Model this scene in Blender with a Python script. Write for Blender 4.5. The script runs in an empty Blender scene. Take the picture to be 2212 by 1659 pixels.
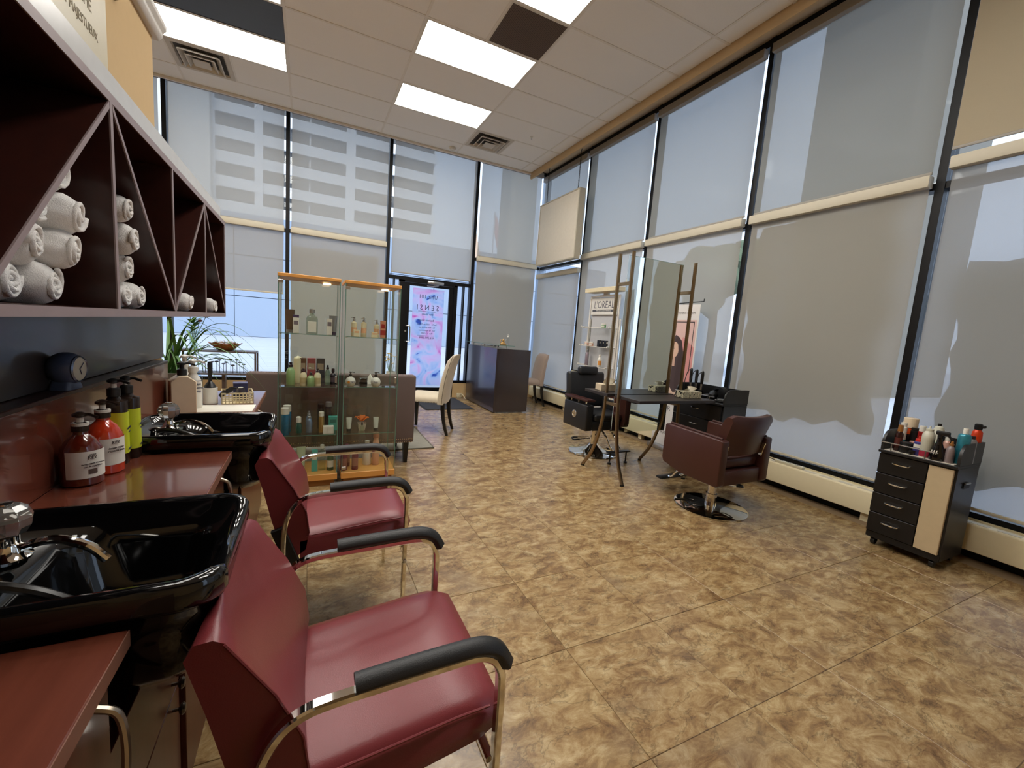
import bpy, bmesh, math, random
from mathutils import Vector, Matrix
R = random.Random(7)
SC = bpy.context.scene
COL = SC.collection
PI = math.pi

# ------------------------------------------------------------------ camera
CAM_H = 1.33
def make_camera():
    f, yaw, pit, rol = 904.007, .4574, .1240, .0742
    Rz = Matrix(((math.cos(yaw), -math.sin(yaw), 0), (math.sin(yaw), math.cos(yaw), 0), (0, 0, 1)))
    base = Matrix(((1, 0, 0), (0, 0, -1), (0, 1, 0)))
    Rp = Matrix(((1, 0, 0), (0, math.cos(pit), -math.sin(pit)), (0, math.sin(pit), math.cos(pit))))
    Rr = Matrix(((math.cos(rol), -math.sin(rol), 0), (math.sin(rol), math.cos(rol), 0), (0, 0, 1)))
    M = Rr @ Rp @ base @ Rz
    cd = bpy.data.cameras.new('camera')
    cd.sensor_fit = 'HORIZONTAL'; cd.sensor_width = 36.0
    cd.lens = f / 2212 * 36.0
    cd.clip_start = .02; cd.clip_end = 400
    o = bpy.data.objects.new('camera', cd)
    COL.objects.link(o)
    r, d, fw = Vector(M[0]), Vector(M[1]), Vector(M[2])
    m = Matrix((r, -d, -fw)).transposed().to_4x4()
    m.translation = (0, 0, CAM_H)
    o.matrix_world = m
    SC.camera = o
make_camera()

# ------------------------------------------------------------------ world, exposure
W = bpy.data.worlds.new('overcast_sky'); SC.world = W; W.use_nodes = True
nt = W.node_tree
bg = nt.nodes['Background']
tc = nt.nodes.new('ShaderNodeTexCoord')
nz = nt.nodes.new('ShaderNodeTexNoise'); nz.inputs['Scale'].default_value = 2.2; nz.inputs['Detail'].default_value = 4
mr = nt.nodes.new('ShaderNodeMix'); mr.data_type = 'RGBA'
mr.inputs[6].default_value = (.46, .58, .84, 1); mr.inputs[7].default_value = (.68, .77, .94, 1)
nt.links.new(tc.outputs['Generated'], nz.inputs['Vector'])
nt.links.new(nz.outputs['Fac'], mr.inputs[0])
nt.links.new(mr.outputs[2], bg.inputs['Color'])
SKY = 1.35
bg.inputs['Strength'].default_value = SKY
# soft sun behind the building: lights the plaza and the tower, never enters the room
sd = bpy.data.lights.new('hazy_sun', 'SUN'); sd.energy = 1.9; sd.angle = .35; sd.color = (1, .97, .93)
so_ = bpy.data.objects.new('hazy_sun', sd); COL.objects.link(so_)
so_.rotation_euler = Vector((.25, 1, -1.15)).to_track_quat('-Z', 'Y').to_euler()
LAMP = 10.5            # ceiling light panels
SC.view_settings.view_transform = 'Standard'
SC.view_settings.look = 'None'
SC.view_settings.gamma = 1
SC.view_settings.exposure = 0.75
try:
    SC.view_settings.use_curve_mapping = False
except Exception:
    pass
SC.cycles.transparent_max_bounces = 24
SC.cycles.adaptive_threshold = .015
SC.cycles.max_bounces = 7
SC.cycles.diffuse_bounces = 4
SC.cycles.glossy_bounces = 4
SC.cycles.transmission_bounces = 6
SC.cycles.sample_clamp_indirect = 6
SC.cycles.caustics_reflective = False
SC.cycles.caustics_refractive = False

# ------------------------------------------------------------------ materials
def lin(c):
    c = c / 255.0
    return c / 12.92 if c <= .04045 else ((c + .055) / 1.055) ** 2.4
def S(r, g, b): return (lin(r), lin(g), lin(b), 1)
_M = {}
def P(name, col, rough=.5, metal=0, noise=.06, nscale=25, stretch=None, bump=0, bscale=60, coat=0, spec=.5, trans=0, sheen=0, col2=None):
    """principled material with procedural colour variation"""
    if name in _M: return _M[name]
    m = bpy.data.materials.new(name); m.use_nodes = True
    t = m.node_tree; b = t.nodes['Principled BSDF']
    b.inputs['Roughness'].default_value = rough; b.inputs['Metallic'].default_value = metal
    b.inputs['Coat Weight'].default_value = coat; b.inputs['Coat Roughness'].default_value = .08
    b.inputs['Specular IOR Level'].default_value = spec
    b.inputs['Transmission Weight'].default_value = trans
    b.inputs['Sheen Weight'].default_value = sheen
    tc = t.nodes.new('ShaderNodeTexCoord')
    mp = t.nodes.new('ShaderNodeMapping')
    if stretch: mp.inputs['Scale'].default_value = stretch
    t.links.new(tc.outputs['Object'], mp.inputs['Vector'])
    n = t.nodes.new('ShaderNodeTexNoise'); n.inputs['Scale'].default_value = nscale; n.inputs['Detail'].default_value = 5
    t.links.new(mp.outputs['Vector'], n.inputs['Vector'])
    mx = t.nodes.new('ShaderNodeMix'); mx.data_type = 'RGBA'
    if col2 is None:
        mx.inputs[6].default_value = tuple(c * (1 - noise) for c in col[:3]) + (1,)
        mx.inputs[7].default_value = tuple(min(1, c * (1 + noise)) for c in col[:3]) + (1,)
    else:
        mx.inputs[6].default_value = col; mx.inputs[7].default_value = col2
    t.links.new(n.outputs['Fac'], mx.inputs[0]); t.links.new(mx.outputs[2], b.inputs['Base Color'])
    if bump:
        n2 = t.nodes.new('ShaderNodeTexNoise'); n2.inputs['Scale'].default_value = bscale; n2.inputs['Detail'].default_value = 3
        t.links.new(mp.outputs['Vector'], n2.inputs['Vector'])
        bp = t.nodes.new('ShaderNodeBump'); bp.inputs['Strength'].default_value = bump; bp.inputs['Distance'].default_value = .004
        t.links.new(n2.outputs['Fac'], bp.inputs['Height']); t.links.new(bp.outputs['Normal'], b.inputs['Normal'])
    _M[name] = m
    return m
def EM(name, col, strength, noise=.03, nscale=6, stretch=None):
    if name in _M: return _M[name]
    m = bpy.data.materials.new(name); m.use_nodes = True
    t = m.node_tree; t.nodes.clear()
    o = t.nodes.new('ShaderNodeOutputMaterial'); e = t.nodes.new('ShaderNodeEmission')
    e.inputs['Strength'].default_value = strength
    tc = t.nodes.new('ShaderNodeTexCoord'); mp = t.nodes.new('ShaderNodeMapping')
    if stretch: mp.inputs['Scale'].default_value = stretch
    n = t.nodes.new('ShaderNodeTexNoise'); n.inputs['Scale'].default_value = nscale
    mx = t.nodes.new('ShaderNodeMix'); mx.data_type = 'RGBA'
    mx.inputs[6].default_value = tuple(c * (1 - noise) for c in col[:3]) + (1,); mx.inputs[7].default_value = col
    t.links.new(tc.outputs['Object'], mp.inputs['Vector']); t.links.new(mp.outputs['Vector'], n.inputs['Vector'])
    t.links.new(n.outputs['Fac'], mx.inputs[0]); t.links.new(mx.outputs[2], e.inputs['Color'])
    t.links.new(e.outputs[0], o.inputs['Surface'])
    _M[name] = m
    return m
def GL(name, tint=(1, 1, 1, 1), ior=1.45, gl=1.0):
    """thin architectural glass: clear transmission plus fresnel reflection"""
    if name in _M: return _M[name]
    m = bpy.data.materials.new(name); m.use_nodes = True
    t = m.node_tree; t.nodes.clear()
    o = t.nodes.new('ShaderNodeOutputMaterial'); tr = t.nodes.new('ShaderNodeBsdfTransparent'); tr.inputs['Color'].default_value = tint
    g = t.nodes.new('ShaderNodeBsdfGlossy'); g.inputs['Roughness'].default_value = .02
    g.inputs['Color'].default_value = (gl, gl, gl, 1)
    lw = t.nodes.new('ShaderNodeLayerWeight'); lw.inputs['Blend'].default_value = .5
    pw = t.nodes.new('ShaderNodeMath'); pw.operation = 'POWER'; pw.inputs[1].default_value = 5
    fr = t.nodes.new('ShaderNodeMath'); fr.operation = 'MULTIPLY_ADD'; f0 = ((ior - 1) / (ior + 1)) ** 2
    fr.inputs[1].default_value = .85 - f0; fr.inputs[2].default_value = f0
    t.links.new(lw.outputs['Facing'], pw.inputs[0]); t.links.new(pw.outputs[0], fr.inputs[0])
    mx = t.nodes.new('ShaderNodeMixShader')
    t.links.new(fr.outputs[0], mx.inputs[0]); t.links.new(tr.outputs[0], mx.inputs[1]); t.links.new(g.outputs[0], mx.inputs[2])
    t.links.new(mx.outputs[0], o.inputs['Surface'])
    _M[name] = m
    return m
def SHEER(name, col, openness=.2, transl=.5, weave=220):
    """roller blind cloth: open weave, part diffuse, part translucent"""
    if name in _M: return _M[name]
    m = bpy.data.materials.new(name); m.use_nodes = True
    t = m.node_tree; t.nodes.clear()
    o = t.nodes.new('ShaderNodeOutputMaterial'); tr = t.nodes.new('ShaderNodeBsdfTransparent')
    d = t.nodes.new('ShaderNodeBsdfDiffuse'); tl = t.nodes.new('ShaderNodeBsdfTranslucent')
    tc = t.nodes.new('ShaderNodeTexCoord'); n = t.nodes.new('ShaderNodeTexNoise'); n.inputs['Scale'].default_value = weave
    t.links.new(tc.outputs['Object'], n.inputs['Vector'])
    mx = t.nodes.new('ShaderNodeMix'); mx.data_type = 'RGBA'
    mx.inputs[6].default_value = tuple(c * .95 for c in col[:3]) + (1,); mx.inputs[7].default_value = col
    t.links.new(n.outputs['Fac'], mx.inputs[0])
    t.links.new(mx.outputs[2], d.inputs['Color']); t.links.new(mx.outputs[2], tl.inputs['Color'])
    m1 = t.nodes.new('ShaderNodeMixShader'); m1.inputs[0].default_value = transl
    t.links.new(d.outputs[0], m1.inputs[1]); t.links.new(tl.outputs[0], m1.inputs[2])
    m2 = t.nodes.new('ShaderNodeMixShader'); m2.inputs[0].default_value = openness
    t.links.new(m1.outputs[0], m2.inputs[1]); t.links.new(tr.outputs[0], m2.inputs[2])
    t.links.new(m2.outputs[0], o.inputs['Surface'])
    _M[name] = m
    return m

# ------------------------------------------------------------------ mesh helpers
def link(o):
    COL.objects.link(o); return o
def finish(name, bm, mat, parent=None, smooth=True, ang=.6):
    bmesh.ops.recalc_face_normals(bm, faces=bm.faces[:])
    me = bpy.data.meshes.new(name); bm.to_mesh(me); bm.free()
    if mat is not None: me.materials.append(mat)
    if smooth and len(me.polygons):
        me.polygons.foreach_set('use_smooth', [True] * len(me.polygons))
        me.set_sharp_from_angle(angle=ang)
    o = bpy.data.objects.new(name, me); link(o)
    if parent is not None: o.parent = parent
    return o
def tag(o, label=None, cat=None, group=None, kind=None):
    if label: o['label'] = label
    if cat: o['category'] = cat
    if group: o['group'] = group
    if kind: o['kind'] = kind
    return o
def thing(name, label, cat, loc=(0, 0, 0), rz=0, group=None, kind=None):
    o = bpy.data.objects.new(name, None); o.empty_display_size = .05; link(o)
    o.location = loc; o.rotation_euler = (0, 0, rz)
    return tag(o, label, cat, group, kind)
def structure(name, loc=(0, 0, 0)):
    o = bpy.data.objects.new(name, None); o.empty_display_size = .05; link(o); o.location = loc
    o['kind'] = 'structure'
    return o
def copy_tree(o, parent=None):
    c = o.copy(); link(c); c.parent = parent
    for ch in list(o.children): copy_tree(ch, c)
    return c
def B(): return bmesh.new()
def box(bm, c, s, r=0, seg=2, rot=None):
    """box with centre c, size s, optional bevel and rotation matrix (3x3 about its centre)"""
    m = Matrix.Translation(c) @ ((rot.to_4x4()) if rot is not None else Matrix()) @ Matrix.Diagonal((s[0], s[1], s[2], 1))
    g = bmesh.ops.create_cube(bm, size=1, matrix=m)
    if r > 0:
        es = set()
        for v in g['verts']: es.update(v.link_edges)
        bmesh.ops.bevel(bm, geom=list(es), offset=r, segments=seg, affect='EDGES', profile=.5, clamp_overlap=True)
    return bm
def bx(bm, x0, x1, y0, y1, z0, z1, r=0, seg=2):
    return box(bm, ((x0 + x1) / 2, (y0 + y1) / 2, (z0 + z1) / 2), (x1 - x0, y1 - y0, z1 - z0), r, seg)
def loft(bm, rings, closed=True, cap=True):
    vs = [[bm.verts.new(p) for p in r] for r in rings]
    n = len(vs[0])
    for a, b in zip(vs, vs[1:]):
        for i in range(n if closed else n - 1):
            j = (i + 1) % n
            try: bm.faces.new((a[i], a[j], b[j], b[i]))
            except ValueError: pass
    if cap:
        for r in (vs[0], vs[-1]):
            try: bm.faces.new(r)
            except ValueError: pass
    return vs
def lathe(bm, prof, c=(0, 0, 0), seg=18, sx=1, sy=1, rz=0):
    """prof: list of (radius, z)"""
    rings = []
    for r, z in prof:
        rings.append([Vector((c[0] + max(r, 1e-4) * sx * math.cos(rz + 2 * PI * i / seg), c[1] + max(r, 1e-4) * sy * math.sin(rz + 2 * PI * i / seg), c[2] + z)) for i in range(seg)])
    loft(bm, rings); return bm
def frames(pts):
    pts = [Vector(p) for p in pts]; T = []
    for i in range(len(pts)):
        a = pts[max(i - 1, 0)]; b = pts[min(i + 1, len(pts) - 1)]
        T.append((b - a).normalized())
    up = Vector((0, 0, 1))
    if abs(T[0].dot(up)) > .95: up = Vector((0, 1, 0))
    out = []
    n = (up - T[0] * up.dot(T[0])).normalized()
    for t in T:
        n = (n - t * n.dot(t))
        n = n.normalized() if n.length > 1e-6 else Vector((1, 0, 0))
        out.append((t, n, t.cross(n)))
    return pts, out
def tube(bm, pts, r, seg=10, rr=None, cap=True):
    pts, fr = frames(pts); rings = []
    for i, (p, (t, n, b)) in enumerate(zip(pts, fr)):
        q = rr[i] if rr else r
        rings.append([p + (n * math.cos(2 * PI * k / seg) + b * math.sin(2 * PI * k / seg)) * q for k in range(seg)])
    loft(bm, rings, cap=cap); return bm
def strap(bm, pts, w, h, side=None, bev=.25):
    """rectangular bar along pts; w across 'side', h along the other normal"""
    pts, fr = frames(pts); rings = []
    for p, (t, n, b) in zip(pts, fr):
        if side is not None:
            b = Vector(side).normalized(); n = b.cross(t).normalized()
        c = min(w, h) * bev
        prof = [(-w / 2 + c, -h / 2), (w / 2 - c, -h / 2), (w / 2, -h / 2 + c), (w / 2, h / 2 - c), (w / 2 - c, h / 2), (-w / 2 + c, h / 2), (-w / 2, h / 2 - c), (-w / 2, -h / 2 + c)]
        rings.append([p + b * u + n * v for u, v in prof])
    loft(bm, rings); return bm
def prism(bm, pts, axis, a, b, r=0, seg=2):
    """polygon pts (u,v) extruded along axis from a to b. axis 'x': (y,z), 'y': (x,z), 'z': (x,y)"""
    f = {'x': lambda u, v, w: (w, u, v), 'y': lambda u, v, w: (u, w, v), 'z': lambda u, v, w: (u, v, w)}[axis]
    va = [bm.verts.new(f(u, v, a)) for u, v in pts]; vb = [bm.verts.new(f(u, v, b)) for u, v in pts]
    fs = [bm.faces.new(va), bm.faces.new(vb)]
    n = len(pts)
    for i in range(n):
        j = (i + 1) % n; fs.append(bm.faces.new((va[i], va[j], vb[j], vb[i])))
    bmesh.ops.recalc_face_normals(bm, faces=fs)
    if r > 0:
        es = set()
        for v in va + vb: es.update(v.link_edges)
        bmesh.ops.bevel(bm, geom=list(es), offset=r, segments=seg, affect='EDGES', profile=.5, clamp_overlap=True)
    return bm
def arc(c, r, a0, a1, n=8):
    return [(c[0] + r * math.cos(a0 + (a1 - a0) * i / n), c[1] + r * math.sin(a0 + (a1 - a0) * i / n)) for i in range(n + 1)]
def rrect(w, h, r, n=5, cx=0, cy=0):
    out = []
    for sx, sy, a in ((1, 1, 0), (-1, 1, PI / 2), (-1, -1, PI), (1, -1, 3 * PI / 2)):
        out += arc((cx + sx * (w / 2 - r), cy + sy * (h / 2 - r)), r, a, a + PI / 2, n)
    return out
def smooth_path(ctrl, n=8):
    """catmull-rom through control points"""
    P_ = [Vector(p) for p in ctrl]; P_ = [P_[0] * 2 - P_[1]] + P_ + [P_[-1] * 2 - P_[-2]]
    out = []
    for i in range(1, len(P_) - 2):
        a, b, c, d = P_[i - 1:i + 3]
        for k in range(n):
            t = k / n
            out.append(.5 * ((2 * b) + (c - a) * t + (2 * a - 5 * b + 4 * c - d) * t * t + (3 * b - a - 3 * c + d) * t ** 3))
    out.append(P_[-2]); return out
def text(body, size, mat, parent, loc, rot=(PI / 2, 0, 0), name='lettering', align='CENTER', extrude=.0006, sx=1, space=1.0, mirror=False):
    cu = bpy.data.curves.new(name, 'FONT'); cu.body = body; cu.size = size; cu.extrude = extrude
    cu.align_x = align; cu.align_y = 'CENTER'; cu.resolution_u = 2; cu.space_character = space
    t = bpy.data.objects.new('tmp', cu); link(t)
    dg = bpy.context.evaluated_depsgraph_get(); dg.update()
    me = bpy.data.meshes.new_from_object(t.evaluated_get(dg))
    bpy.data.objects.remove(t); bpy.data.curves.remove(cu)
    me.name = name; me.materials.clear(); me.materials.append(mat)
    for v in me.vertices:
        v.co.x *= sx * (-1 if mirror else 1)
    o = bpy.data.objects.new(name, me); link(o)
    o.parent = parent; o.location = loc; o.rotation_euler = rot
    return o
RX_W = (PI / 2, 0, -PI / 2)   # text facing -x (right wall, read from inside)
RX_E = (PI / 2, 0, PI / 2)    # text facing +x
RY_S = (PI / 2, 0, 0)         # text facing -y
# ------------------------------------------------------------------ structure
ZC, XW, YW, XL, YB = 4.2234, 4.22, 7.67, -3.4, -2.6
CE_X, CE_Y = 3.62, 7.2            # where the tile ceiling stops short of the glass
ZP = 4.47                          # underside of the blind pocket
def struct_mesh(name, bm, mat, parent=None):
    o = finish(name, bm, mat, parent)
    if parent is None: o['kind'] = 'structure'
    return o

M_tile = None
def floor_material():
    m = bpy.data.materials.new('slate_look_tile'); m.use_nodes = True
    t = m.node_tree; b = t.nodes['Principled BSDF']
    N = t.nodes.new; Lk = t.links.new
    tc = N('ShaderNodeTexCoord'); oi = N('ShaderNodeObjectInfo')
    off = N('ShaderNodeVectorMath'); off.operation = 'MULTIPLY_ADD'
    sc = N('ShaderNodeCombineXYZ')
    m1 = N('ShaderNodeMath'); m1.operation = 'MULTIPLY'; m1.inputs[1].default_value = 37.0
    m2 = N('ShaderNodeMath'); m2.operation = 'MULTIPLY'; m2.inputs[1].default_value = 91.0
    Lk(oi.outputs['Random'], m1.inputs[0]); Lk(oi.outputs['Random'], m2.inputs[0])
    Lk(m1.outputs[0], sc.inputs[0]); Lk(m2.outputs[0], sc.inputs[1])
    ad = N('ShaderNodeVectorMath'); ad.operation = 'ADD'
    Lk(tc.outputs['Object'], ad.inputs[0]); Lk(sc.outputs[0], ad.inputs[1])
    mp = N('ShaderNodeMapping'); mp.inputs['Scale'].default_value = (.8, 1.3, 1); mp.inputs['Rotation'].default_value = (0, 0, .5)
    Lk(ad.outputs[0], mp.inputs['Vector'])
    # large clouds
    n1 = N('ShaderNodeTexNoise'); n1.inputs['Scale'].default_value = 4.2; n1.inputs['Detail'].default_value = 6; n1.inputs['Distortion'].default_value = .35; n1.inputs['Roughness'].default_value = .62
    n2 = N('ShaderNodeTexNoise'); n2.inputs['Scale'].default_value = 10.5; n2.inputs['Detail'].default_value = 12; n2.inputs['Roughness'].default_value = .74; n2.inputs['Distortion'].default_value = .55
    Lk(mp.outputs[0], n1.inputs['Vector']); Lk(mp.outputs[0], n2.inputs['Vector'])
    r1 = N('ShaderNodeValToRGB'); e = r1.color_ramp.elements
    e[0].position = .36; e[0].color = S(118, 88, 56); e[1].position = .66; e[1].color = S(196, 170, 124)
    x = e.new(.5); x.color = S(164, 132, 90)
    Lk(n1.outputs['Fac'], r1.inputs[0])
    r2 = N('ShaderNodeValToRGB'); e = r2.color_ramp.elements
    e[0].position = .34; e[0].color = S(88, 66, 46); e[1].position = .68; e[1].color = S(222, 200, 156)
    x = e.new(.44); x.color = S(140, 108, 70); x = e.new(.53); x.color = S(174, 146, 102)
    Lk(n2.outputs['Fac'], r2.inputs[0])
    mx = N('ShaderNodeMix'); mx.data_type = 'RGBA'; mx.inputs[0].default_value = .72
    Lk(r1.outputs[0], mx.inputs[6]); Lk(r2.outputs[0], mx.inputs[7])
    # cleft lines
    n3 = N('ShaderNodeTexNoise'); n3.inputs['Scale'].default_value = 5.2; n3.inputs['Detail'].default_value = 7; n3.inputs['Distortion'].default_value = .5; n3.inputs['Roughness'].default_value = .6
    Lk(mp.outputs[0], n3.inputs['Vector'])
    s1 = N('ShaderNodeMath'); s1.operation = 'SUBTRACT'; s1.inputs[1].default_value = .5
    s2 = N('ShaderNodeMath'); s2.operation = 'ABSOLUTE'
    r3 = N('ShaderNodeValToRGB'); e = r3.color_ramp.elements; e[0].position = 0; e[0].color = (.5, .5, .5, 1); e[1].position = .014; e[1].color = (1, 1, 1, 1)
    Lk(n3.outputs['Fac'], s1.inputs[0]); Lk(s1.outputs[0], s2.inputs[0]); Lk(s2.outputs[0], r3.inputs[0])
    mu = N('ShaderNodeMix'); mu.data_type = 'RGBA'; mu.blend_type = 'MULTIPLY'; mu.inputs[0].default_value = .8
    Lk(mx.outputs[2], mu.inputs[6]); Lk(r3.outputs[0], mu.inputs[7])
    # grey veil patches
    n4 = N('ShaderNodeTexNoise'); n4.inputs['Scale'].default_value = 3.1; n4.inputs['Detail'].default_value = 3
    Lk(mp.outputs[0], n4.inputs['Vector'])
    r4 = N('ShaderNodeValToRGB'); e = r4.color_ramp.elements; e[0].position = .55; e[0].color = (0, 0, 0, 1); e[1].position = .75; e[1].color = (.5, .5, .5, 1)
    Lk(n4.outputs['Fac'], r4.inputs[0])
    mg = N('ShaderNodeMix'); mg.data_type = 'RGBA'; mg.inputs[7].default_value = S(128, 108, 88)
    Lk(r4.outputs[0], mg.inputs[0]); Lk(mu.outputs[2], mg.inputs[6])
    dk = N('ShaderNodeMix'); dk.data_type = 'RGBA'; dk.blend_type = 'MULTIPLY'; dk.inputs[0].default_value = 1
    dk.inputs[7].default_value = (.83, .825, .81, 1)
    Lk(mg.outputs[2], dk.inputs[6])
    Lk(dk.outputs[2], b.inputs['Base Color'])
    bp = N('ShaderNodeBump'); bp.inputs['Strength'].default_value = .22; bp.inputs['Distance'].default_value = .003
    Lk(n2.outputs['Fac'], bp.inputs['Height']); Lk(bp.outputs[0], b.inputs['Normal'])
    b.inputs['Roughness'].default_value = .25
    b.inputs['Specular IOR Level'].default_value = .55
    return m
M_tile = floor_material()
M_grout = P('floor_grout', S(128, 106, 78), .9, bump=.3)
def make_floor():
    bm = B(); bx(bm, XL - .2, XW + .3, YB - .2, YW + .15, -.12, -.003)
    fl = finish('floor', bm, M_grout); fl['kind'] = 'structure'
    fs = 1.33 / 7.6086 * 2.8655; x0 = 1.33 / 7.6086 * 5.7697; y0 = 1.33 / 7.6086 * 21.9694
    bm = B(); h = fs / 2 - .0010
    box(bm, (0, 0, -.006), (2 * h, 2 * h, .012), .0012, 1)
    me = None
    i0 = math.floor((XL - x0) / fs) + 1; n = 0
    for i in range(i0 + 2, math.ceil((XW - x0) / fs)):
        for j in range(math.ceil((-1.0 - y0) / fs), math.floor((YW - y0) / fs) + 1):
            cx, cy = x0 + (i + .5) * fs, y0 + (j + .5) * fs
            if cx + h > XW + .12 or cy + h > YW + .14: continue
            if me is None:
                o = finish('tile', bm, M_tile, fl, smooth=False); me = o.data
            else:
                o = bpy.data.objects.new('tile', me); link(o); o.parent = fl
            o.location = (cx, cy, R.uniform(-.0003, .0003)); n += 1
    return n
make_floor()

M_ctile = P('mineral_ceiling_tile', S(236, 234, 232), .95, noise=.05, nscale=160, bump=.25, bscale=220)
M_tbar = P('ceiling_grid_white', S(226, 222, 216), .6)
M_beige = P('beige_wall_paint', S(196, 166, 120), .85, noise=.03, bump=.05, bscale=200)
M_tan = P('tan_bulkhead_paint', S(188, 161, 122), .8, noise=.03)
M_white = P('white_paint', S(214, 210, 203), .55, noise=.02)
M_black = P('black_aluminium', S(9, 9, 12), .45, noise=.1, spec=.25)
M_lampf = P('lamp_frame_white', S(214, 210, 200), .5)
M_diff = EM('lit_lamp_diffuser', (1.0, .965, .90, 1), LAMP, .10, 2.2, (1, 9, 1))
GX = [-.2498 + 1.2192 * i for i in range(-3, 4)]
def gy(j): return 4.3761 + .6096 * j
def make_ceiling():
    bm = B(); bx(bm, XL - .2, CE_X, YB - .2, CE_Y, ZC + .02, ZC + .12)
    ce = finish('ceiling', bm, P('ceiling_void_dark', S(70, 66, 62), .9)); ce['kind'] = 'structure'
    # (column, row) cells that are not plain tiles
    lights = [(1, 0), (1, 2), (1, -2), (-1, 2), (-1, 0), (1, -4), (1, -6), (-1, -2), (-1, -4), (-1, -6), (2.5, -8), (1, -9), (-1, -9)]
    special = {(1, 0), (1, 2), (1, -2), (-1, 2), (-1, 0), (-1, 1), (1, -4), (1, -6), (-1, -2), (-1, -4), (-1, -6)}
    half_right = {(1, -1)}; half_left = {(2, 3), (-1, 3)}
    tm = {}
    def tile(x0, x1, y0, y1):
        k = (round(x1 - x0, 3), round(y1 - y0, 3))
        if k not in tm:
            bm = B(); box(bm, (0, 0, .008), (k[0] - .012, k[1] - .012, .016), .002, 1)
            o = finish('tile', bm, M_ctile, ce, smooth=False); tm[k] = o.data
        else:
            o = bpy.data.objects.new('tile', tm[k]); link(o); o.parent = ce
        o.location = ((x0 + x1) / 2, (y0 + y1) / 2, ZC + R.uniform(0, .003))
        o.rotation_euler = (R.uniform(-.0025, .0025), R.uniform(-.0012, .0012), 0)
    for i in range(-3, 4):
        xa = -.2498 + 1.2192 * i; xb = min(xa + 1.2192, CE_X)
        xa = max(xa, XL)
        for j in range(-9, 5):
            ya = gy(j); yb = min(gy(j + 1), CE_Y)
            if (i, j) in special: continue
            if (i, j) in half_right: tile(xa, xa + .6096, ya, yb); continue
            if (i, j) in half_left: tile(xa + .6096, xb, ya, yb); continue
            tile(xa, xb, ya, yb)
    bm = B()
    for i in range(-2, 4):
        xa = -.2498 + 1.2192 * i; bx(bm, xa - .012, xa + .012, YB, CE_Y, ZC - .003, ZC + .004)
    for j in range(-11, 5):
        bx(bm, XL, CE_X, gy(j) - .012, gy(j) + .012, ZC - .0025, ZC + .0035)
    for (i, j) in ((1, -1), (2, 3), (-1, 3)):
        xm = -.2498 + 1.2192 * i + .6096; bx(bm, xm - .012, xm + .012, gy(j), gy(j + 1), ZC - .003, ZC + .003)
    finish('grid', bm, M_tbar, ce)
    return lights
LIGHTS = make_ceiling()
def make_bulkheads():
    t1 = structure('trim_1'); t2 = structure('trim_2')
    bm = B(); bx(bm, CE_X, CE_X + .03, YB, CE_Y + .03, ZC - .10, ZP + .1); finish('fascia', bm, M_tan, t1)
    bm = B(); bx(bm, CE_X + .03, XW + .14, YB, YW + .1, ZP, ZP + .1); finish('soffit', bm, M_tan, t1)
    bm = B(); bx(bm, XL - .1, CE_X + .03, CE_Y, CE_Y + .02, ZC - .03, ZP + .1); finish('edge_trim', bm, M_tbar, t2)
    bm = B(); bx(bm, XL - .1, CE_X + .03, CE_Y + .02, YW + .1, ZP, ZP + .1); finish('soffit', bm, M_white, t2)
make_bulkheads()
def make_walls():
    bm = B(); bx(bm, XW - .02, XW + .14, YB, YW + .13, -.1, .27); struct_mesh('wall_right', bm, M_beige)
    far = structure('wall_far')
    bm = B(); bx(bm, XL, 1.43, YW - .03, YW + .13, -.1, .27); finish('sill_wall', bm, M_beige, far)
    bm = B(); bx(bm, 2.49, XW - .02, YW - .03, YW + .13, -.1, .27); finish('sill_wall', bm, M_beige, far)
    bm = B(); bx(bm, XL - .12, XL, YB - .1, YW + .13, -.1, ZP + .1); struct_mesh('wall_left', bm, M_beige)
    bm = B(); bx(bm, XL - .1, XW + .14, YB - .12, YB, -.1, ZP + .1); struct_mesh('wall_back', bm, M_beige)
    # partition behind the wash basins: beige with a white cap moulding
    p = structure('wall_partition')
    bm = B(); bx(bm, -.82, -.68, YB, 2.72, -.1, 2.58); finish('panel', bm, M_beige, p)
    bm = B()
    prism(bm, [(-.85, 2.58), (-.66, 2.58), (-.645, 2.60), (-.645, 2.615), (-.63, 2.63), (-.63, 2.655), (-.87, 2.655)], 'y', YB, 2.75, .003, 1)
    finish('cap_moulding', bm, M_white, p)
    bm = B(); prism(bm, [(-.68, 2.46), (-.62, 2.50), (-.60, 2.58), (-.68, 2.58)], 'y', 1.86, 2.28, .004, 1); finish('corbel', bm, M_tan, p)
make_walls()

M_pane = GL('window_glass', (.95, .98, .98, 1), 1.35)
MY = [7.67, 6.16, 4.64, 3.12, 1.6, .08, -1.44, -2.6]
MX = [-3.35, -1.81, -.315, 1.21, 2.765, 4.22]
M_film = SHEER('cloudy_window_film', (.64, .60, .50, 1), .22, .55, 30)
M_film2 = SHEER('thin_window_film', (.66, .63, .56, 1), .45, .55, 30)
def wavy_sheet(u0, u1, z0, z1, seed, top=.02, side=.05, bot=.06):
    r = random.Random(seed); pts = []
    n = 14
    def w(k, a): return a * (math.sin(k * 1.7 + seed) * .5 + math.sin(k * .61 + seed * 2) * .5 + r.uniform(-.2, .2))
    for k in range(n + 1): pts.append((u0 + (u1 - u0) * k / n, z0 + w(k, bot)))
    for k in range(1, n + 1): pts.append((u1 + w(k + 5, side), z0 + (z1 - z0) * k / n))
    for k in range(1, n + 1): pts.append((u1 - (u1 - u0) * k / n, z1 + w(k + 9, top)))
    for k in range(1, n): pts.append((u0 + w(k + 13, side), z1 - (z1 - z0) * k / n))
    return pts
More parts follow.
